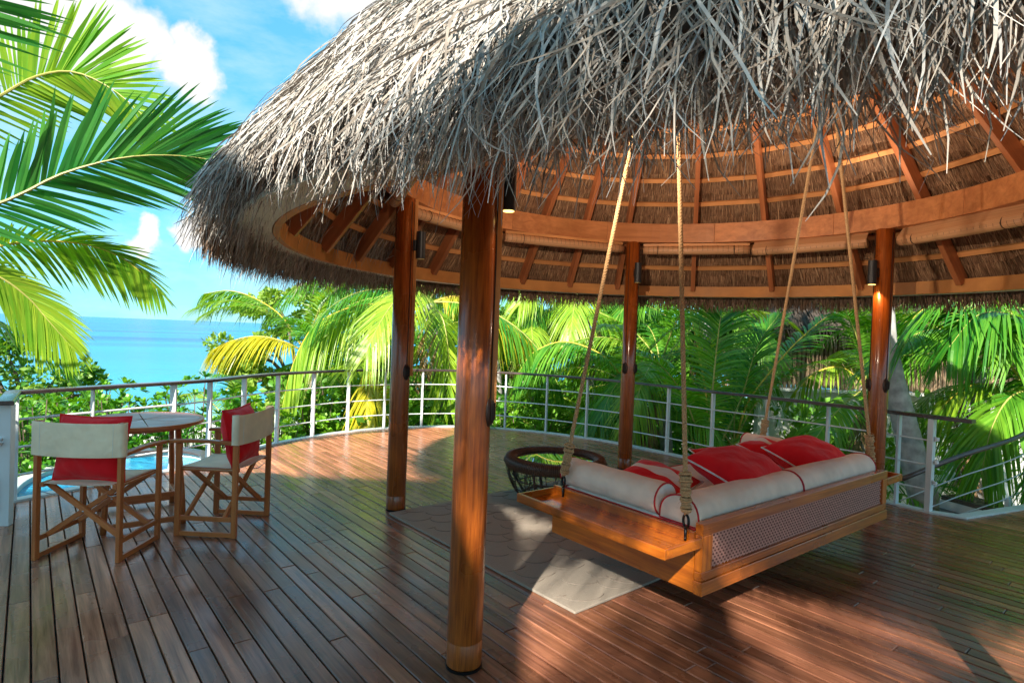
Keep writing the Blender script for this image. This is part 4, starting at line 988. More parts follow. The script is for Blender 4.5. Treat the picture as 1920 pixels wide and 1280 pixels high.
scatter('red pillow with white edge at the far end beside the rear rope', (2.02, 0.40, 0.700), (R_(20), R_(-3), R_(-5)), 0.60, 0.46, 0.26, seed=2)
scatter('red and white banded pillow lying flat by the near bolster', (0.50, 0.70, 0.645), (R_(10), R_(-6), R_(14)), 0.50, 0.46, 0.15, band, 3)
scatter('red and white banded pillow half hidden between the two plump red ones', (1.30, 0.62, 0.665), (R_(24), R_(4), R_(-8)), 0.52, 0.44, 0.15, band, 4)
scatter('banded red pillow tucked behind the far red pillow', (2.02, 0.70, 0.675), (R_(20), R_(0), R_(10)), 0.50, 0.44, 0.15, band, 5)

# ------------------------------------------------------------------ rattan coffee table
ct = empty('rattan_coffee_table', (0.46, 5.66, 0), 0.3, 'round dark rattan coffee table with glass top behind the swing', 'table')
MB().tube([(0.435 * math.cos(a), 0.435 * math.sin(a), 0.375) for a in np.linspace(0, 2 * math.pi, 49)[:-1]], 0.057, 14, closed=True).build('rim', MT['rattan'], ct, smooth=True)
mb = MB(); turns = 170; path = []
for i in range(turns * 7):
    a = 2 * math.pi * i / (turns * 7); b = a * turns; q = 0.435 + 0.0615 * math.cos(b); path.append((q * math.cos(a), q * math.sin(a), 0.375 + 0.0615 * math.sin(b)))
mb.tube(path, 0.0042, 4, closed=True); tag(mb.build('rim_weave', plain('brown_rattan_strand', (0.13, 0.07, 0.042), 0.4, noise=0.5, nscale=40), ct, smooth=True), kind='stuff')
def bodyr(z): t = (0.36 - z) / 0.33; return 0.47 - 0.02 * t - 0.13 * t ** 2.4
for k in range(8):
    a = 2 * math.pi * k / 8; MB().tube([(bodyr(z) * math.cos(a), bodyr(z) * math.sin(a), z) for z in np.linspace(0.36, 0.02, 9)], 0.011, 7).build('rib', MT['rattan'], ct, smooth=True)
    MB().lathe([(0.012, 0.0), (0.013, 0.03)], 10, c=(bodyr(0.03) * math.cos(a) * .985, bodyr(0.03) * math.sin(a) * .985)).build('foot', MT['iron'], ct, smooth=True)
for z, r in ((0.235, 0.006), (0.13, 0.007), (0.04, 0.011)):
    MB().tube([(bodyr(z) * math.cos(a), bodyr(z) * math.sin(a), z + 0.004 * math.sin(8 * a)) for a in np.linspace(0, 2 * math.pi, 49)[:-1]], r, 6, closed=True).build('hoop', MT['rattan'], ct, smooth=True)
mb = MB(); random.seed(5)
for k in range(150):
    a0 = random.uniform(0, 2 * math.pi); dr = random.uniform(-0.16, 0.16); zt = random.uniform(0.24, 0.36); z1_ = random.uniform(0.03, 0.16)
    mb.tube([((bodyr(z) + 0.004) * math.cos(a0 + dr * t), (bodyr(z) + 0.004) * math.sin(a0 + dr * t), z) for t, z in zip(np.linspace(0, 1, 7), np.linspace(zt, z1_, 7))], 0.0028, 4)
tag(mb.build('body_weave', MT['rattan'], ct, smooth=True), kind='stuff')
MB().lathe([(0.388, 0.384), (0.388, 0.394)], 64).build('glass_top', MT['glass'], ct)

# ------------------------------------------------------------------ round dining table
dt = empty('round_table', (-2.95, 4.72, 0), math.atan2(0.6, 0.8), 'round wooden folding table with wedge boards between the two chairs', 'table')
for k in range(8):
    a0 = 2 * math.pi * k / 8 + 0.004; a1 = 2 * math.pi * (k + 1) / 8 - 0.004; poly = [(0.012 * math.cos((a0 + a1) / 2), 0.012 * math.sin((a0 + a1) / 2))] + [(0.405 * math.cos(a), 0.405 * math.sin(a)) for a in np.linspace(a0, a1, 9)]
    MB().prism(poly, 0.770, 0.790).build('wedge', MT['table'], dt, bevel=0.0015)
MB().ring(0.4065, 0.440, 0.764, 0.7905, n=72).build('edge_band', MT['chair'], dt, bevel=0.003)
MB().ring(0.33, 0.36, 0.735, 0.768, n=48).build('apron', MT['chair'], dt)
for sx in (-1, 1):
    for sy in (-1, 1):
        MB().tube([(sx * 0.26, sy * 0.33, 0.0), (sx * 0.25, sy * 0.30, 0.25), (sx * 0.235, sy * 0.24, 0.5), (sx * 0.225, sy * 0.20, 0.74)], 0.021, 8).build('leg', MT['chair'], dt, smooth=True)
for sy in (-1, 1):
    piece('foot_rail', MT['chair'], dt, (-0.25, sy * 0.325, 0.045), (0.25, sy * 0.325, 0.045), 0.028, 0.04)
piece('stretcher', MT['chair'], dt, (-0.24, 0.0, 0.16), (0.24, 0.0, 0.16), 0.03, 0.04)
for sx in (-1, 1): piece('side_rail', MT['chair'], dt, (sx * 0.245, -0.30, 0.16), (sx * 0.245, 0.30, 0.16), 0.026, 0.034)

# ------------------------------------------------------------------ folding director chairs
def chair(loc, rz, label):
    e = empty('folding_chair', loc, rz, label, 'chair', 'folding chairs at the round table')
    W = 0.27; D0, D1 = -0.215, 0.215; c = MT['chair']
    for sx in (-1, 1):
        piece('leg', c, e, (sx * W, D0, 0.0), (sx * W, D0, 0.915), 0.026, 0.040, up=(0, 1, 0)); piece('leg', c, e, (sx * W, D1, 0.0), (sx * W, D1, 0.690), 0.026, 0.040, up=(0, 1, 0))
        piece('floor_rail', c, e, (sx * W, D0 + 0.021, 0.020), (sx * W, D1 - 0.021, 0.020), 0.022, 0.034)
        piece('foot_rail', c, e, (sx * W, D0 + 0.021, 0.135), (sx * W, D1 - 0.021, 0.135), 0.022, 0.034)
        arm = MB(); ys = np.linspace(D0 + 0.02, D1 + 0.075, 12); prof_ = []
        for i, y in enumerate(ys):
            t = i / 11; z = 0.700 + 0.012 * math.sin(math.pi * t) ; ww = 0.040 + 0.016 * t
            if i == 11: ww *= 0.7
            for (a, b) in ((-ww / 2, -0.012), (ww / 2, -0.012), (ww / 2, 0.012), (-ww / 2, 0.012)): arm.v.append((sx * W + a, y, z + b))
        for i in range(11):
            for k in range(4):
                k2 = (k + 1) % 4; arm.face([i * 4 + k, i * 4 + k2, (i + 1) * 4 + k2, (i + 1) * 4 + k])
        arm.face([3, 2, 1, 0]); arm.face([44, 45, 46, 47]); arm.build('armrest', c, e, bevel=0.004)
        piece('seat_rail', c, e, (sx * (W - 0.035), D0 - 0.01, 0.495), (sx * (W - 0.035), D1 + 0.01, 0.495), 0.028, 0.030)
    for yy in (-0.145, 0.145):
        for s in (-1, 1):
            o = 0.0135 * s
            piece('cross_brace', c, e, (-s * (W - 0.015), yy + o, 0.140), (s * (W - 0.035), yy + o, 0.490), 0.024, 0.034)
        MB().tube([(0, yy - 0.03, 0.312), (0, yy + 0.03, 0.312)], 0.006, 8).build('pivot_bolt', MT['steel'], e, smooth=True)
    for sx in (-1, 1):
        MB().tube([(sx * W * 0.98, D0 + 0.03, 0.44), (sx * (W - 0.09), D0 + 0.045, 0.415), (sx * (W - 0.13), -0.145, 0.42)], 0.0035, 6).build('fold_rod', MT['steel'], e, smooth=True)
    # seat canvas
    s = MB(); n = 12
    for zz in (0.0, -0.004):
        for j in range(n + 1):
            for i in range(n + 1):
                x = -1 + 2 * i / n; y = D0 - 0.005 + (D1 - D0 + 0.01) * j / n
                s.v.append((x * 0.252, y, 0.515 - 0.016 * (1 - x * x) + zz - (0.016 if abs(x) == 1 else 0)))
    N1 = (n + 1) ** 2
    for j in range(n):
        for i in range(n):
            q = [j * (n + 1) + i, j * (n + 1) + i + 1, (j + 1) * (n + 1) + i + 1, (j + 1) * (n + 1) + i]; s.face(q); s.face([N1 + k for k in reversed(q)])
    for i in range(n):
        for j in (0, n):
            a = j * (n + 1) + i; s.face([a, a + 1, N1 + a + 1, N1 + a])
    s.build('seat', MT['canvas'], e, smooth=True)
    # back canvas: sleeves round the posts and a slightly slack sheet
    b = MB(); zs = [0.692, 0.70, 0.72, 0.80, 0.885, 0.905, 0.913]; m = 28; prof_ = []
    for i in range(m + 1):
        x = -1 + 2 * i / m; prof_.append((x * (W + 0.022), D0 - 0.026 - 0.020 * (1 - x * x) * (1 if abs(x) < 0.87 else 0)))
    prof_ += [(W + 0.028, D0), (W + 0.022, D0 + 0.027), (W - 0.022, D0 + 0.027)]
    for i in range(1, m):
        x = 1 - 2 * i / m
        if abs(x) < 0.86: prof_.append((x * (W + 0.022), D0 - 0.020 - 0.020 * (1 - x * x)))
    prof_ += [(-W + 0.022, D0 + 0.027), (-W - 0.022, D0 + 0.027), (-W - 0.028, D0)]
    k = len(prof_)
    for z in zs:
        hem = 0.0015 if z in (0.70, 0.72, 0.885, 0.905) else 0.0
        for (x, y) in prof_: b.v.append((x * (1 + hem), y - hem, z - 0.006 * (1 - (x / W) ** 2)))
    for i in range(len(zs) - 1):
        for j in range(k):
            j2 = (j + 1) % k; b.face([i * k + j, i * k + j2, (i + 1) * k + j2, (i + 1) * k + j])
    back = b.build('back_canvas', MT['canvas'], e, smooth=True)
    sm = MB()
    for sx in (-1, 1): sm.tube([(sx * (W - 0.035), D0 - 0.0345, 0.694), (sx * (W - 0.035), D0 - 0.0345, 0.908)], 0.0016, 4)
    sm.build('seam', MT['linen_white'], back)
    return e
def chair_cushion(ch, label, seed, loc, rot):
    from mathutils import Euler
    e = empty('chair_cushion', label=label, cat='cushion', group='red cushions on the folding chairs')
    mw = Matrix.Translation(ch.location) @ Matrix.Rotation(ch.rotation_euler.z, 4, 'Z') @ Matrix.Translation(loc) @ Euler(rot).to_matrix().to_4x4(); e.location = mw.translation; e.rotation_euler = mw.to_euler()
    a, p = pillow(0.47, 0.43, 0.19, None, seed=seed, wrinkle=0.008); a.build('cover', MT['red'], e, smooth=True); p.build('piping', MT['red'], e, smooth=True)
c1 = chair((-2.80, 4.035, 0), R_(1), 'folding teak chair with beige canvas, seen from behind beside the corner post')
c2 = chair((-2.215, 4.605, 0), R_(88), 'folding teak chair with beige canvas, seen from the side nearest the columns')
chair_cushion(c1, 'red cushion propped in the chair that shows its back', 11, (0.02, -0.125, 0.725), (R_(82), 0, 0))
chair_cushion(c2, 'red cushion propped in the side-on chair', 12, (0.0, -0.115, 0.725), (R_(79), 0, R_(3)))

# ------------------------------------------------------------------ palms
def frond_mesh(name, path, mats, ll=0.8, wl=0.036, n=62, hang=0.55, fan=1.0, seed=0, r0=0.020, start=0.14, ragged=0.08, vee=0.35, droopy=0.0, roll=0.0):
    """feather frond: tapered midrib plus two rows of folded leaflets. path: points of the midrib"""
    rs = random.Random(seed); P = spline(path, 40); mb = MB()
    mb.tube([P[i] for i in range(0, 41, 2)], [max(0.003, r0 * (1 - 0.9 * i / 40)) for i in range(0, 41, 2)], 6, mi=1)
    def at(t):
        s = t * 40; k = min(int(s), 39); return P[k].lerp(P[k + 1], s - k), (P[min(k + 2, 40)] - P[max(k - 1, 0)]).normalized()
    g = Vector((0, 0, -1))
    for i in range(n):
        for sgn in (-1, 1):
            if rs.random() < ragged * 0.5: continue
            t = start + (1 - start) * min(1, (i + rs.uniform(-.3, .3) + .5) / n); t = min(max(t, start), 0.995)
            p, tg = at(t); side = tg.cross(Vector((0, 0, 1)))
            if side.length < 0.15: side = Vector((rs.random(), 1, 0)).cross(tg)
            side.normalize(); up = side.cross(tg); up.normalize()
            if up.z < 0: up = -up
            if roll: side, up = side * math.cos(roll) + up * math.sin(roll), up * math.cos(roll) - side * math.sin(roll)
            side = side * sgn
            u = (t - start) / (1 - start); prof = (0.45 + 0.55 * math.sin(math.pi * min(1, u * 1.5 + 0.02) * 0.5)) * (1 - 0.62 * max(0, (u - 0.55) / 0.45) ** 1.4)
            ln_ = ll * prof * rs.uniform(0.86, 1.1)
            ang_ = R_(68 - 42 * u) * fan + rs.gauss(0, 0.05)
            d = tg * math.cos(ang_) + side * math.sin(ang_) + up * (vee * (1 - u * 0.6)) + g * droopy; d.normalize()
            h = hang * rs.uniform(0.75, 1.25)
            wd = (tg - d * tg.dot(d)); wd.normalize(); tw = rs.gauss(0, 0.25); wd = (wd * math.cos(tw) + d.cross(wd) * math.sin(tw)); wd.normalize()
            b = len(mb.v); ks = ((0, 0.55), (0.3, 1.0), (0.62, 0.85), (0.86, 0.45)); uvx = rs.random()
            for (s, ww) in ks:
                q = p + d * (ln_ * s) + g * (h * ln_ * s * s); w_ = wl * ww * (0.75 + 0.25 * prof)
                mb.v.append(tuple(q - wd * w_ / 2)); mb.v.append(tuple(q + wd * w_ / 2))
            q = p + d * ln_ + g * (h * ln_); mb.v.append(tuple(q))
            for k in range(3): mb.face([b + 2 * k, b + 2 * k + 1, b + 2 * k + 3, b + 2 * k + 2], 0, [(uvx, 0), (uvx, 0), (uvx, 1), (uvx, 1)])
            mb.face([b + 6, b + 7, b + 8], 0, [(uvx, 1)] * 3)
    return mb.mesh(name, mats, smooth=False)
def arc(L_, e0, bend, n=9, power=1.2):
    p = Vector((0, 0, 0)); res = [p.copy()]
    for i in range(n):
        t = (i + .5) / n; e = e0 - bend * t ** power; p = p + Vector((math.cos(e), 0, math.sin(e))) * (L_ / n); res.append(p.copy())
    return res
VAR = {}
def variants(key, leafm, ribm):
    VAR[key] = [frond_mesh('frond', arc(3.2, R_(e0), R_(bd)), [MT[leafm], MT[ribm]], ll=0.80, wl=0.031, n=80, hang=hg, seed=i + hash(key) % 7, droopy=dr)
                for i, (e0, bd, hg, dr) in enumerate(((62, 95, 0.6, 0.0), (40, 100, 0.75, 0.1), (20, 85, 0.8, 0.15), (78, 70, 0.5, 0.0), (5, 70, 0.9, 0.2)))]
random.seed(21)
variants('green', 'palm', 'rachis'); variants('lime', 'palm_lime', 'rachis'); variants('gold', 'palm_gold', 'rachis_gold')
VAR['dry'] = [frond_mesh('frond', arc(2.2, R_(-20), R_(75)), [MT['dry'], MT['bark']], ll=0.6, wl=0.03, n=40, hang=0.9, seed=9, droopy=0.6, ragged=0.5)]
def trunk_mesh(pts, r0, r1, rings=True, n=14):
    P = spline(pts, 30); mb = MB(); rad = []
    for i in range(31):
        t = i / 30; r = r0 + (r1 - r0) * t ** 0.7; rad.append(r)
    fine = spline(pts, 90); fr = [ (r0 + (r1 - r0) * (i / 90) ** 0.7) * (1 + (0.028 if i % 2 else 0.0)) for i in range(91)]
    return mb.tube(fine, fr, n)
def palm(label, crown, base, fronds, scale=1.0, r=(0.17, 0.11), heroes=(), key='green', seed=0, group='coconut palms around the deck', lean=None):
    e = empty('coconut_palm', base, label=label, cat='palm tree', group=group)
    b = Vector(base); c = Vector(crown); mid = b.lerp(c, 0.5) + Vector(lean or (0.15, 0.1, 0))
    trunk_mesh([(0, 0, 0), tuple(mid - b), tuple(c - b)], r[0], r[1]).build('trunk', MT['trunk'], e, smooth=True)
    rs = random.Random(seed)
    for i in range(fronds):
        k = key if not isinstance(key, (list, tuple)) else rs.choice(key)
        me = VAR[k][rs.choice([0, 0, 1, 1, 2, 3, 4])] if fronds > 6 else VAR[k][rs.choice([0, 3, 1])]
        o = place('frond', me, e); o.location = c - b + Vector((0, 0, 0.02)); s = scale * rs.uniform(0.82, 1.1)
        o.rotation_euler = (rs.gauss(0, 0.12), rs.gauss(0, 0.1), 2 * math.pi * (i + rs.uniform(-.35, .35)) / fronds + seed); o.scale = (s, s, s)
    for i in range(2 if fronds > 4 else 0):
        o = place('dead_frond', VAR['dry'][0], e); o.location = c - b - Vector((0, 0, 0.06)); s = scale * rs.uniform(0.7, 1.0); o.rotation_euler = (0, rs.uniform(0.3, 0.8), rs.uniform(0, 6.28)); o.scale = (s, s, s)
    for h in heroes:
        kw = dict(h); pts = kw.pop('path'); lm = kw.pop('leaf', 'palm'); rm = kw.pop('rib', 'rachis')
        me = frond_mesh('frond', [tuple(Vector(p) - b) for p in pts], [MT[lm], MT[rm]], **kw); place('frond', me, e)
    return e
G = -3.2
# palm at the left whose fronds reach into view
CL = (-6.1, 4.9, 2.0)
palm('coconut palm reaching in from the left over the rope railing', CL, (-6.9, 4.2, G), 0, r=(0.2, 0.13), heroes=[
    dict(path=[CL, (-4.9, 4.5, 2.12), (-4.04, 4.6, 2.46), (-3.68, 4.75, 2.74), (-3.29, 4.9, 2.93), (-2.97, 5.1, 3.02), (-2.67, 5.3, 3.04)], ll=0.92, wl=0.042, n=66, hang=0.10, seed=31, vee=0.12, start=0.2, fan=0.78, roll=R_(62), leaf='palm_bright'),
    dict(path=[CL, (-5.6, 5.4, 3.05), (-4.94, 5.6, 3.66), (-4.59, 5.6, 3.86), (-4.24, 5.6, 3.91), (-3.86, 5.6, 3.75), (-3.49, 5.6, 3.45)], ll=0.88, wl=0.040, n=68, hang=0.08, seed=32, vee=0.15, leaf='palm_lime', start=0.2, fan=0.95, roll=R_(60)),
    dict(path=[CL, (-5.3, 4.6, 3.2), (-4.6, 4.4, 3.72), (-4.2, 4.3, 3.98), (-3.95, 4.2, 4.1)], ll=0.9, wl=0.036, n=48, hang=0.05, seed=33, vee=0.1, leaf='palm_bright', start=0.2, roll=R_(50)),
    dict(path=[CL, (-5.5, 5.8, 2.2), (-5.0, 6.1, 2.36), (-4.6, 6.35, 2.37), (-4.3, 6.55, 2.22), (-4.02, 6.7, 1.90)], ll=0.62, wl=0.034, n=84, hang=0.2, seed=34, vee=0.05, roll=R_(50), leaf='palm_lime', rib='rachis_gold', droopy=0.35),
    dict(path=[CL, (-5.4, 5.3, 2.1), (-4.95, 5.55, 1.98), (-4.73, 5.7, 1.78), (-4.59, 5.8, 1.55), (-4.41, 5.9, 1.27)], ll=0.62, wl=0.034, n=76, hang=0.25, seed=35, vee=0.05, roll=R_(50), leaf='palm_lime', droopy=0.2),
    dict(path=[CL, (-5.9, 5.8, 1.8), (-5.6, 6.3, 1.55), (-5.3, 6.7, 1.2), (-5.1, 6.9, 0.85)], ll=0.6, wl=0.034, n=70, hang=0.4, seed=36, vee=0.05, leaf='palm'),
])
# yellow-green palm behind the second column
CB = (-1.65, 11.4, 2.1)
palm('drooping yellow-green coconut palm behind the second column', CB, (-1.2, 12.0, G), 7, 0.95, heroes=[
    dict(path=[CB, (-2.26, 11.2, 2.08), (-2.99, 10.9, 1.96), (-3.57, 10.6, 1.59), (-3.86, 10.4, 0.92), (-3.99, 10.3, 0.17)], ll=0.95, wl=0.033, n=103, hang=1.1, seed=41, leaf='palm_lime', rib='rachis_gold', droopy=0.55, vee=0.1),
    dict(path=[CB, (-2.06, 10.5, 1.74), (-2.38, 10.3, 1.16), (-2.47, 10.2, 0.42), (-2.48, 10.15, -0.37)], ll=0.72, wl=0.033, n=92, hang=0.7, seed=42, leaf='palm_gold', rib='rachis_gold', vee=0.0),
    dict(path=[CB, (-1.29, 10.8, 1.8), (-1.13, 10.7, 1.0), (-1.07, 10.6, 0.14)], ll=0.75, wl=0.033, n=84, hang=0.8, seed=43, leaf='palm_lime', vee=0.0),
    dict(path=[CB, (-1.07, 11.4, 2.26), (-0.33, 11.3, 1.95), (0.41, 11.2, 1.44)], ll=0.75, wl=0.033, n=78, hang=1.0, seed=44, leaf='palm_gold', rib='rachis_gold', droopy=0.5),
], key=['green', 'lime'], seed=3)
palm('small coconut palm beside the broad-leaved tree at the sea side', (-4.5, 12.8, 1.0), (-4.2, 13.2, G), 6, 0.8, heroes=[
    dict(path=[(-4.5, 12.8, 1.0), (-5.1, 13.0, 1.74), (-5.7, 13.0, 2.13), (-6.3, 13.0, 2.29), (-6.86, 13.0, 2.20)], ll=0.8, wl=0.033, n=78, hang=0.9, seed=45, leaf='palm_lime', rib='rachis_gold', droopy=0.3),
    dict(path=[(-4.5, 12.8, 1.0), (-4.88, 12.5, 1.23), (-5.41, 12.4, 1.32), (-5.92, 12.3, 1.19), (-6.31, 12.3, 0.98)], ll=0.7, wl=0.033, n=72, hang=1.0, seed=46, leaf='palm_gold', rib='rachis_gold', droopy=0.4)],
    key=['lime', 'green'], seed=5)
palm('arching coconut palm seen between the front column and the far column', (2.2, 10.9, 0.7), (2.4, 11.4, G), 9, 0.85, heroes=[
    dict(path=[(2.2, 10.9, 0.7), (1.65, 10.6, 1.24), (0.95, 10.5, 1.47), (0.39, 10.4, 1.26), (0.11, 10.3, 0.86)], ll=0.8, wl=0.033, n=81, hang=0.8, seed=47, leaf='palm', rib='rachis_gold', droopy=0.4)],
    key=['green', 'lime', 'green'], seed=8)
palm('upright young coconut palm just right of the far column', (3.2, 9.5, -0.6), (3.25, 9.6, G), 6, 0.95, heroes=[
    dict(path=[(3.2, 9.5, -0.6), (3.23, 9.6, 0.52), (3.06, 9.6, 1.39), (2.86, 9.7, 2.26), (2.71, 9.8, 2.85)], ll=0.85, wl=0.033, n=89, hang=0.25, seed=48, leaf='palm_lime', rib='rachis_gold'),
    dict(path=[(3.2, 9.5, -0.6), (3.17, 9.2, 0.74), (3.22, 9.2, 1.58), (3.28, 9.2, 2.08), (3.45, 9.2, 2.52)], ll=0.85, wl=0.033, n=89, hang=0.3, seed=49, leaf='palm'),
    dict(path=[(3.2, 9.5, -0.6), (3.67, 9.4, 0.56), (3.97, 9.5, 1.51), (4.34, 9.6, 2.05)], ll=0.8, wl=0.033, n=84, hang=0.35, seed=50, leaf='palm')],
    key='green', seed=9)
palm('coconut palm with arched frond in front of the slatted wall', (3.75, 9.7, -0.2), (3.9, 10.2, G), 5, 0.8, heroes=[
    dict(path=[(3.75, 9.7, -0.2), (3.84, 9.5, 0.56), (4.29, 9.6, 1.17), (4.76, 9.7, 1.67), (5.32, 9.8, 2.09), (5.83, 9.9, 2.07), (6.27, 10.0, 1.68)], ll=0.75, wl=0.033, n=92, hang=0.35, seed=51, leaf='palm', rib='rachis_gold', vee=0.1)],
    key='green', seed=12)
palm('low palm with golden drooping fronds behind the swing', (5.9, 9.7, 0.9), (6.3, 10.2, G), 6, 0.7, heroes=[
    dict(path=[(5.9, 9.7, 0.9), (5.37, 9.5, 1.22), (4.89, 9.4, 1.14), (4.51, 9.3, 0.80)], ll=0.55, wl=0.030, n=44, hang=0.9, seed=52, leaf='palm_lime', rib='rachis_gold', droopy=0.25, ragged=0.4),
    dict(path=[(5.9, 9.7, 0.9), (5.2, 9.0, 0.75), (4.6, 8.6, 0.35), (4.25, 8.4, -0.1)], ll=0.65, wl=0.033, n=72, hang=0.6, seed=53, leaf='palm_lime')],
    key=['lime', 'green'], seed=14)
CR = (6.95, 7.2, 0.6)
palm('big glossy coconut palm beyond the stair railing', CR, (7.4, 7.4, G), 13, 0.9, heroes=[
    dict(path=[CR, (6.3, 7.2, 1.23), (5.88, 7.2, 1.71), (5.54, 7.2, 2.05), (5.34, 7.3, 2.18), (5.09, 7.4, 2.02), (4.9, 7.5, 1.62)], ll=0.85, wl=0.033, n=98, hang=0.8, seed=54, leaf='palm', rib='rachis_gold', droopy=0.3),
    dict(path=[CR, (6.23, 7.0, 1.72), (5.9, 7.0, 2.03), (5.52, 7.0, 2.0), (5.14, 6.9, 1.62)], ll=0.8, wl=0.033, n=89, hang=0.9, seed=55, leaf='palm', droopy=0.3),
    dict(path=[CR, (6.44, 7.5, 1.04), (6.03, 7.6, 1.15), (5.71, 7.7, 0.85), (5.59, 7.8, 0.30)], ll=0.8, wl=0.033, n=84, hang=0.8, seed=56, leaf='palm_lime', rib='rachis_gold', droopy=0.2),
    dict(path=[CR, (6.39, 7.0, 1.09), (5.92, 6.9, 1.08), (5.61, 6.8, 0.71), (5.51, 6.8, 0.15)], ll=0.75, wl=0.033, n=84, hang=0.8, seed=57, leaf='palm', droopy=0.2)],
    key='green', seed=2)
# leaning grey trunk
lt = empty('leaning_palm', (5.75, 7.4, G), label='coconut palm with pale grey leaning trunk behind the deck corner', cat='palm tree', group='coconut palms around the deck')
trunk_mesh([(0.12, 0, 0), (-0.36, 0, 2.45), (-0.58, 0, 3.26), (-0.80, 0, 3.99), (-0.95, 0, 4.53), (-1.05, 0, 5.13), (-1.3, 0.1, 8.3)], 0.215, 0.085, n=18).build('trunk', MT['trunk'], lt, smooth=True)
rs = random.Random(4)
for i in range(9):
    o = place('frond', VAR['green'][i % 5], lt); o.location = (-1.3, 0.1, 8.3); o.rotation_euler = (0, rs.gauss(0, .1), i * 0.7)
for i, (x, y, zc, s, k, lab) in enumerate((
        (0.3, 13.4, 1.6, 1.0, ['green', 'lime'], 'feathery coconut palm in the thicket left of the far column'),
        (-0.6, 14.6, 2.6, 1.0, ['green'], 'tall coconut palm crown under the fringe behind the front column'),
        (1.7, 14.2, 2.4, 1.0, ['green', 'lime'], 'coconut palm crown straight behind the far column'),
        (4.4, 13.4, 2.0, 1.0, ['green'], 'coconut palm crown behind the upright young palm'),
        (-3.1, 14.8, 2.3, 1.0, ['green', 'lime'], 'coconut palm crown above the yellow-green arch'),
        (0.9, 11.6, -0.6, 0.75, ['green', 'lime'], 'low palm below the curved handrail beside the front column'),
        (-0.4, 11.0, -0.9, 0.7, ['green', 'green', 'lime'], 'low palm below the handrail behind the front column'),
        (1.9, 10.2, -1.0, 0.7, ['lime', 'green'], 'low palm showing between the railing rods left of the far column'),
        (4.6, 8.6, -1.0, 0.65, ['green', 'lime'], 'low palm showing between the railing rods behind the swing'),
        (8.6, 9.6, 2.2, 1.0, ['green'], 'coconut palm crown in the top corner over the stair railing'),
        (9.2, 7.6, 0.5, 0.9, ['green', 'lime'], 'coconut palm at the edge of view past the stair railing'),
        (-3.3, 12.2, -0.2, 0.85, ['green', 'lime'], 'low palm behind the railing left of the second column'),
        (-2.2, 11.6, -0.9, 0.7, ['green', 'lime', 'gold'], 'low palm whose fronds rise between the rods beside the second column'),
        (-5.2, 11.2, -0.7, 0.7, ['lime', 'green'], 'low palm behind the side-on chair'),
        (7.2, 9.0, 1.3, 0.9, ['green', 'lime', 'green'], 'palm with hanging fronds in front of the white wall'),
        (2.9, 11.4, 1.0, 0.9, ['green', 'lime'], 'mid-height palm behind the upright young palm'))):
    palm(lab, (x, y, zc), (x + 0.3, y + 0.4, G), 11, s, key=k, seed=30 + i)

# ------------------------------------------------------------------ broad-leaved trees and shrubs
def leaf_cloud(mb, centers, rad, count, size, rs, flat=0.6, outward=True):
    """many small folded leaves scattered in ellipsoid clumps"""
    for _ in range(count):
        c, r = rs.choice(centers); 
        v = Vector((rs.gauss(0, 1), rs.gauss(0, 1), rs.gauss(0, 1))).normalized(); q = r * (rs.random() ** 0.45)
        p = c + Vector((v.x * q, v.y * q, v.z * q * 0.8))
        d = (v + Vector((rs.gauss(0, .6), rs.gauss(0, .6), rs.gauss(0, .6) + 0.1))).normalized(); s = size * rs.uniform(0.6, 1.25)
        w_ = d.orthogonal().normalized(); w_ = (Matrix.Rotation(rs.uniform(0, 6.28), 3, d) @ w_); nrm = d.cross(w_)
        b = len(mb.v); u = rs.random()
        for q_ in (p, p + d * s * 0.5 + w_ * s * 0.30 + nrm * s * 0.05, p + d * s, p + d * s * 0.5 - w_ * s * 0.30 + nrm * s * 0.05): mb.v.append(tuple(q_))
        mb.face([b, b + 1, b + 2], 0, [(u, 0), (u, .5), (u, 1)]); mb.face([b, b + 2, b + 3], 0, [(u, 0), (u, 1), (u, .5)])
def tree(label, base, clumps, count, size, mat, trunk=True, seed=0, name='broadleaf_tree', cat='tree', group='broad-leaved trees beyond the deck', rt=0.16):
    e = empty(name, base, label=label, cat=cat, group=group); rs = random.Random(seed); b = Vector(base)
    cs = [(Vector(c[:3]) - b, c[3]) for c in clumps]
    if trunk:
        mb = MB(); top = sum((c[0] for c in cs), Vector()) / len(cs)
        mb.tube(spline([(0, 0, 0), (0.15, 0.05, top.z * 0.4), (top.x * 0.5, top.y * 0.5, top.z * 0.75)], 10), [rt * (1 - 0.05 * i) for i in range(11)], 8)
        for c, r in cs:
            mb.tube(spline([(top.x * 0.35, top.y * 0.35, top.z * 0.6), tuple(c.lerp(top, 0.5) + Vector((0, 0, -0.2))), tuple(c + Vector((0, 0, r * 0.3)))], 8), [rt * 0.42 * (1 - 0.09 * i) for i in range(9)], 6)
        mb.build('trunk', MT['bark'], e, smooth=True)
    lv = MB(); sub = []
    for c, r in cs:
        for _ in range(9):
            v = Vector((rs.gauss(0, 1), rs.gauss(0, 1), rs.gauss(0, 1))).normalized(); sub.append((c + v * r * rs.uniform(0.45, 1.0), r * rs.uniform(0.18, 0.42)))
    leaf_cloud(lv, sub, 1, count, size, rs); tag(lv.build('crown', MT[mat], e), kind='stuff')
    return e
tree('bright broad-leaved tree at the edge of the sea view', (-5.6, 15.6, G), [(-6.2, 15.3, 1.9, 0.9), (-6.9, 15.2, 0.9, 0.8), (-5.3, 15.6, 2.9, 1.0), (-6.6, 15.2, -0.2, 0.8), (-4.6, 15.8, 1.8, 1.1), (-5.2, 15.2, 0.2, 1.0), (-4.0, 16, 3.0, 1.1), (-7.1, 15.4, 0.35, 0.5), (-3.4, 15.6, 0.4, 1.0)], 11000, 0.17, 'tree', seed=61)
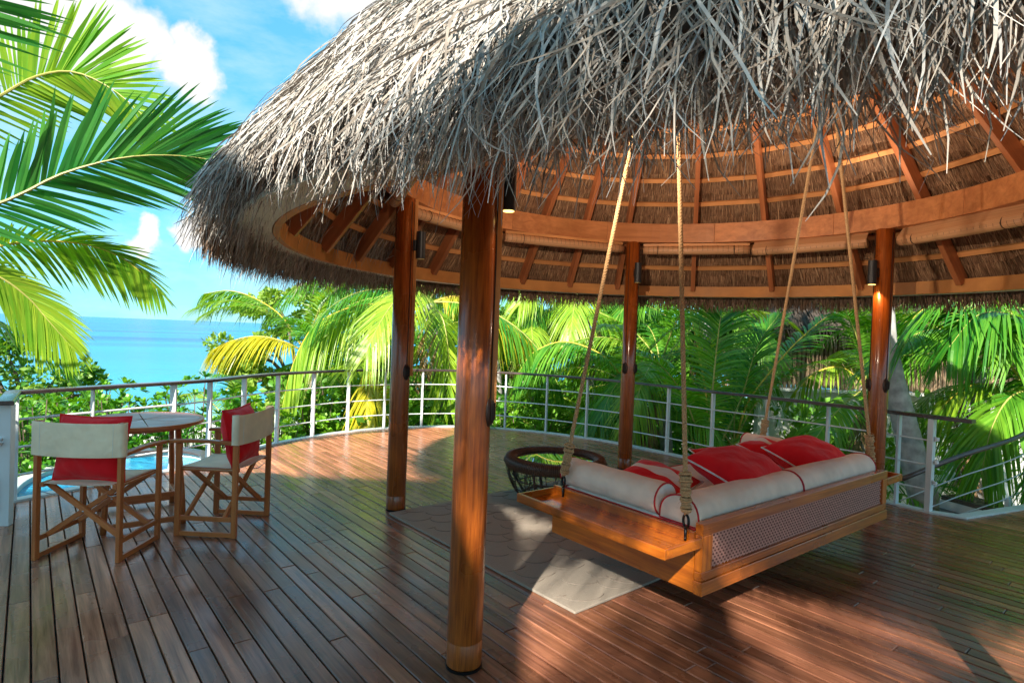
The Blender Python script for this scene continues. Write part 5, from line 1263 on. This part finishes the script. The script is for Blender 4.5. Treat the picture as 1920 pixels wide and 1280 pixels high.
tree('leafy bush crown low at the left over the rope railing', (-9.6, 11.6, G), [(-9.9, 11.5, 0.6, 0.8), (-9.0, 11.7, 0.2, 0.7), (-8.5, 11.8, -0.1, 0.55), (-10.6, 11.3, 0.9, 0.9), (-9.4, 11.6, -0.6, 0.9)], 5200, 0.13, 'tree', seed=62)
back = [(-2.3, 17.5, 'dark broad-leaved tree behind the yellow-green palm', 2.6), (1.0, 18, 'dark broad-leaved tree behind the thicket of the front column', 2.2), (4.0, 17.5, 'dark broad-leaved tree behind the far column', 2.0), (-0.8, 20, 'tall dark tree filling the gap under the thatch fringe', 3.4), (7.0, 17.2, 'dark broad-leaved tree behind the slatted wall', 2.0), (2.8, 20, 'tall dark tree in the farthest row behind the palms', 3.3), (11.5, 13.5, 'dark tree at the edge of view behind the glossy palm', 1.8)]
for i, (x, y, lab, zt) in enumerate(back):
    rs = random.Random(70 + i)
    tree(lab, (x, y, G), [(x + rs.uniform(-1.5, 1.5), y + rs.uniform(-.5, .5), rs.uniform(-1.5, zt), rs.uniform(0.9, 1.4)) for _ in range(8)], 5500, 0.24, 'dark_tree' if i % 2 == 0 else 'tree', seed=80 + i)
def shrub(label, base, w_, h, count, seed, mat='shrub', size=0.15):
    """rosettes of spoon-shaped leaves on short stems"""
    e = empty('rosette_shrub', base, label=label, cat='shrub', group='glossy shrubs below the railing'); rs = random.Random(seed); mb = MB(); st_ = MB()
    for _ in range(count):
        a = rs.uniform(0, 6.28); q = w_ * math.sqrt(rs.random()); z = h * (1 - 0.45 * (q / w_) ** 2) * rs.uniform(0.62, 1.0); c = Vector((q * math.cos(a), q * math.sin(a), z))
        ax = Vector((rs.gauss(0, .35) + 0.3 * math.cos(a), rs.gauss(0, .35) + 0.3 * math.sin(a), 1)).normalized(); x = ax.orthogonal().normalized(); y = ax.cross(x)
        if rs.random() < 0.5: st_.tube([(c.x * 0.8, c.y * 0.8, c.z - 0.5), tuple(c)], 0.008, 4)
        nl = rs.randint(9, 13); u0 = rs.random()
        for k in range(nl):
            t = k * 2.4 + rs.uniform(-.2, .2); tilt = 0.35 + 0.9 * (k / nl); d = (x * math.cos(t) + y * math.sin(t)) * math.sin(tilt) + ax * math.cos(tilt); s = size * rs.uniform(0.75, 1.2) * (0.6 + 0.4 * k / nl)
            w2 = d.cross(ax); w2 = w2.normalized() if w2.length > 1e-3 else x; nr = w2.cross(d); b = len(mb.v)
            for q_ in (c, c + d * s * 0.45 + w2 * s * 0.16 - nr * s * .02, c + d * s * 0.8 + w2 * s * 0.23 - nr * s * .05, c + d * s * 1.02 - nr * s * 0.10, c + d * s * 0.8 - w2 * s * 0.23 - nr * s * .05, c + d * s * 0.45 - w2 * s * 0.16 - nr * s * .02, c + d * s * 0.6 - nr * s * 0.0): mb.v.append(tuple(q_))
            u = min(1, max(0, u0 * 0.5 + rs.random() * 0.5)); uv3 = [(u, 0)] * 3
            for f in ((0, 1, 6), (1, 2, 6), (2, 3, 6), (3, 4, 6), (4, 5, 6), (5, 0, 6)): mb.face([b + i for i in f], 0, uv3)
    tag(mb.build('foliage', MT[mat], e), kind='stuff'); st_.build('stems', MT['bark'], e)
for i, (x, y, z, w_, h, cnt, lab) in enumerate((
        (-5.5, 6.4, -1.2, 0.55, 1.55, 70, 'glossy shrub nearest the corner post'), (-6.5, 8.1, -1.4, 0.9, 1.95, 150, 'glossy rosette shrub behind the chair that shows its back'), (-5.9, 8.8, -1.4, 0.9, 2.05, 150, 'tall glossy shrub behind the round table'),
        (-5.0, 9.4, -1.5, 0.95, 2.25, 160, 'glossy shrub behind the side-on chair'), (-7.6, 8.0, -1.4, 1.0, 1.95, 140, 'glossy shrub at the left below the rope railing'), (-4.1, 9.4, -1.6, 0.85, 2.1, 140, 'shrub below the first curve of the railing'),
        (-7.2, 9.8, -1.4, 1.0, 2.0, 130, 'shrub farther out toward the sea at the left'), (-3.5, 10.6, -1.8, 0.9, 2.2, 130, 'shrub below the handrail left of the second column'), (-1.6, 10.9, -1.9, 0.9, 2.3, 130, 'shrub below the handrail between the two front columns'), (0.2, 10.9, -1.9, 0.9, 2.3, 130, 'shrub below the handrail right of the front column'))):
    shrub(lab, (x, y, z), w_, h, cnt, 90 + i)
# dense ground cover beneath the palms
gc = MB(); rs = random.Random(5); cl = []
for _ in range(230):
    x = rs.uniform(-5.0, 10); y = rs.uniform(10.4, 17); cl.append((Vector((x, y, rs.uniform(-3.0, 0.3))), rs.uniform(0.4, 0.8)))
for _ in range(50):
    x = rs.uniform(-9.5, -4); y = rs.uniform(8.5, 14); cl.append((Vector((x, y, rs.uniform(-3.0, -1.4))), rs.uniform(0.4, 0.8)))
leaf_cloud(gc, cl, 1, 42000, 0.19, rs); o = gc.build('undergrowth', MT['dark_tree']); tag(o, 'dense dark green undergrowth below the palms', 'undergrowth', kind='stuff')

# ------------------------------------------------------------------ neighbouring villa: slatted screen on a white wall, thatched roof behind
nvl = empty('neighbour_villa', (8.0, 12.2, G), label='neighbouring villa wall with vertical timber slats above white render', cat='building')
MB().box((0.8, 0.15, 1.9), (7.2, 0.22, 3.8)).build('wall', MT['wall'], nvl)
MB().box((0.8, -0.02, 3.83), (7.2, 0.3, 0.06)).build('coping', MT['wall'], nvl, bevel=0.01)
slm = MB().box((0, 0, 0), (0.062, 0.05, 1.30)).mesh('slat', MT['slat'])
for i in range(78):
    o = place('slat', slm, nvl); o.location = (-2.75 + i * 0.092, 0.02 + random.uniform(-.004, .004), 4.52 + random.uniform(-.01, .01))
for z in (4.05, 4.95): MB().box((0.8, 0.065, z), (7.2, 0.03, 0.06)).build('slat_rail', MT['rail'], nvl)
MB().box((0.8, 0.5, 4.6), (7.2, 0.05, 1.4)).build('screen_back', MT['cleat'], nvl)
rf = MB(); rr = [(-2.9, -0.7, 5.05), (4.6, -0.7, 5.05), (3.0, 2.6, 7.6), (-1.3, 2.6, 7.6), (-2.9, 5, 5.05), (4.6, 5, 5.05)]
rf.v += rr; rf.face([0, 1, 2, 3]); rf.face([4, 0, 3]); rf.face([1, 5, 2]); rf.face([5, 4, 3, 2]); rf.face([4, 5, 1, 0]); rf.build('roof', MT['thatch_core'], nvl)
NR = 5000; cx = U(-2.9, 4.6, NR); tt = U(0, 1, NR); P0 = np.stack([cx * (1 - 0.35 * tt) + 0.25 * tt, -0.72 + 3.3 * tt, 5.12 + 2.55 * tt], 1)
dd = np.array([0, -0.62, -0.55])[None, :] + rng.normal(0, 0.12, (NR, 3)); dd[:, 2] -= (tt < 0.1) * 0.6; dd /= np.linalg.norm(dd, axis=1)[:, None]
Cn = np.stack([P0, P0 + dd * 0.25, P0 + dd * 0.45 + np.array([0, 0, -0.05])], 1); wdn = np.repeat(np.array([[1.0, 0.1, 0.1]]), NR, 0)[:, None, :].repeat(3, 1); Wn = np.full((NR, 3), 0.022); Wn[:, 2] = 0.008
o = place('roof_thatch', ribbons(Cn, wdn, Wn, rng.uniform(0, 1, NR), 'roof_thatch', MT['thatch_core']), nvl); tag(o, kind='stuff')
gw = empty('garden_wall', (6.2, 8.9, G), R_(25), 'white rendered garden wall below the stair railing', 'wall')
MB().box((0, 0, 1.35), (4.5, 0.25, 2.7)).build('wall_body', MT['wall'], gw, bevel=0.02)
MB().box((0, 0, 2.73), (4.6, 0.33, 0.06)).build('coping', MT['wall'], gw, bevel=0.01)

# ------------------------------------------------------------------ unseen villa and palms behind the viewer, placed to shade the near deck
vl = empty('shade_villa', (-5.2, -4.5, 0), label='unseen villa with thatched roof, added behind the deck to shade it', cat='building')
MB().box((0, 0, 2.25), (5.0, 4.0, 4.5)).build('wall', MT['wall'], vl)
MB().box((0.8, 2.01, 1.05), (1.6, 0.04, 2.1)).build('door', MT['chair'], vl)
for x in (-1.6,): MB().box((x, 2.01, 1.4), (1.2, 0.04, 1.1)).build('window', MT['glass'], vl)
rf = MB(); rf.v += [(-3.4, -3.0, 4.4), (3.3, -3.0, 4.4), (3.3, 3.2, 4.4), (-3.4, 3.2, 4.4), (-1.4, 0, 7.6), (1.4, 0, 7.6)]
rf.face([0, 1, 5, 4]); rf.face([2, 3, 4, 5]); rf.face([1, 2, 5]); rf.face([3, 0, 4]); rf.face([3, 2, 1, 0]); rf.build('roof', MT['thatch_core'], vl)
palm('coconut palm behind the viewer shading the thatch', (-0.9, -3.1, 4.7), (-0.4, -4.0, G), 10, 0.8, key='green', seed=51)
palm('second coconut palm behind the viewer', (1.6, -3.4, 3.7), (2.2, -4.2, G), 12, 0.8, key='green', seed=57)
palm('unseen third coconut palm added to shade the right of the near deck', (3.7, -2.6, 3.3), (4.3, -3.6, G), 15, 0.85, key='green', seed=63)  # extra palm out of view, added for more shade at front right
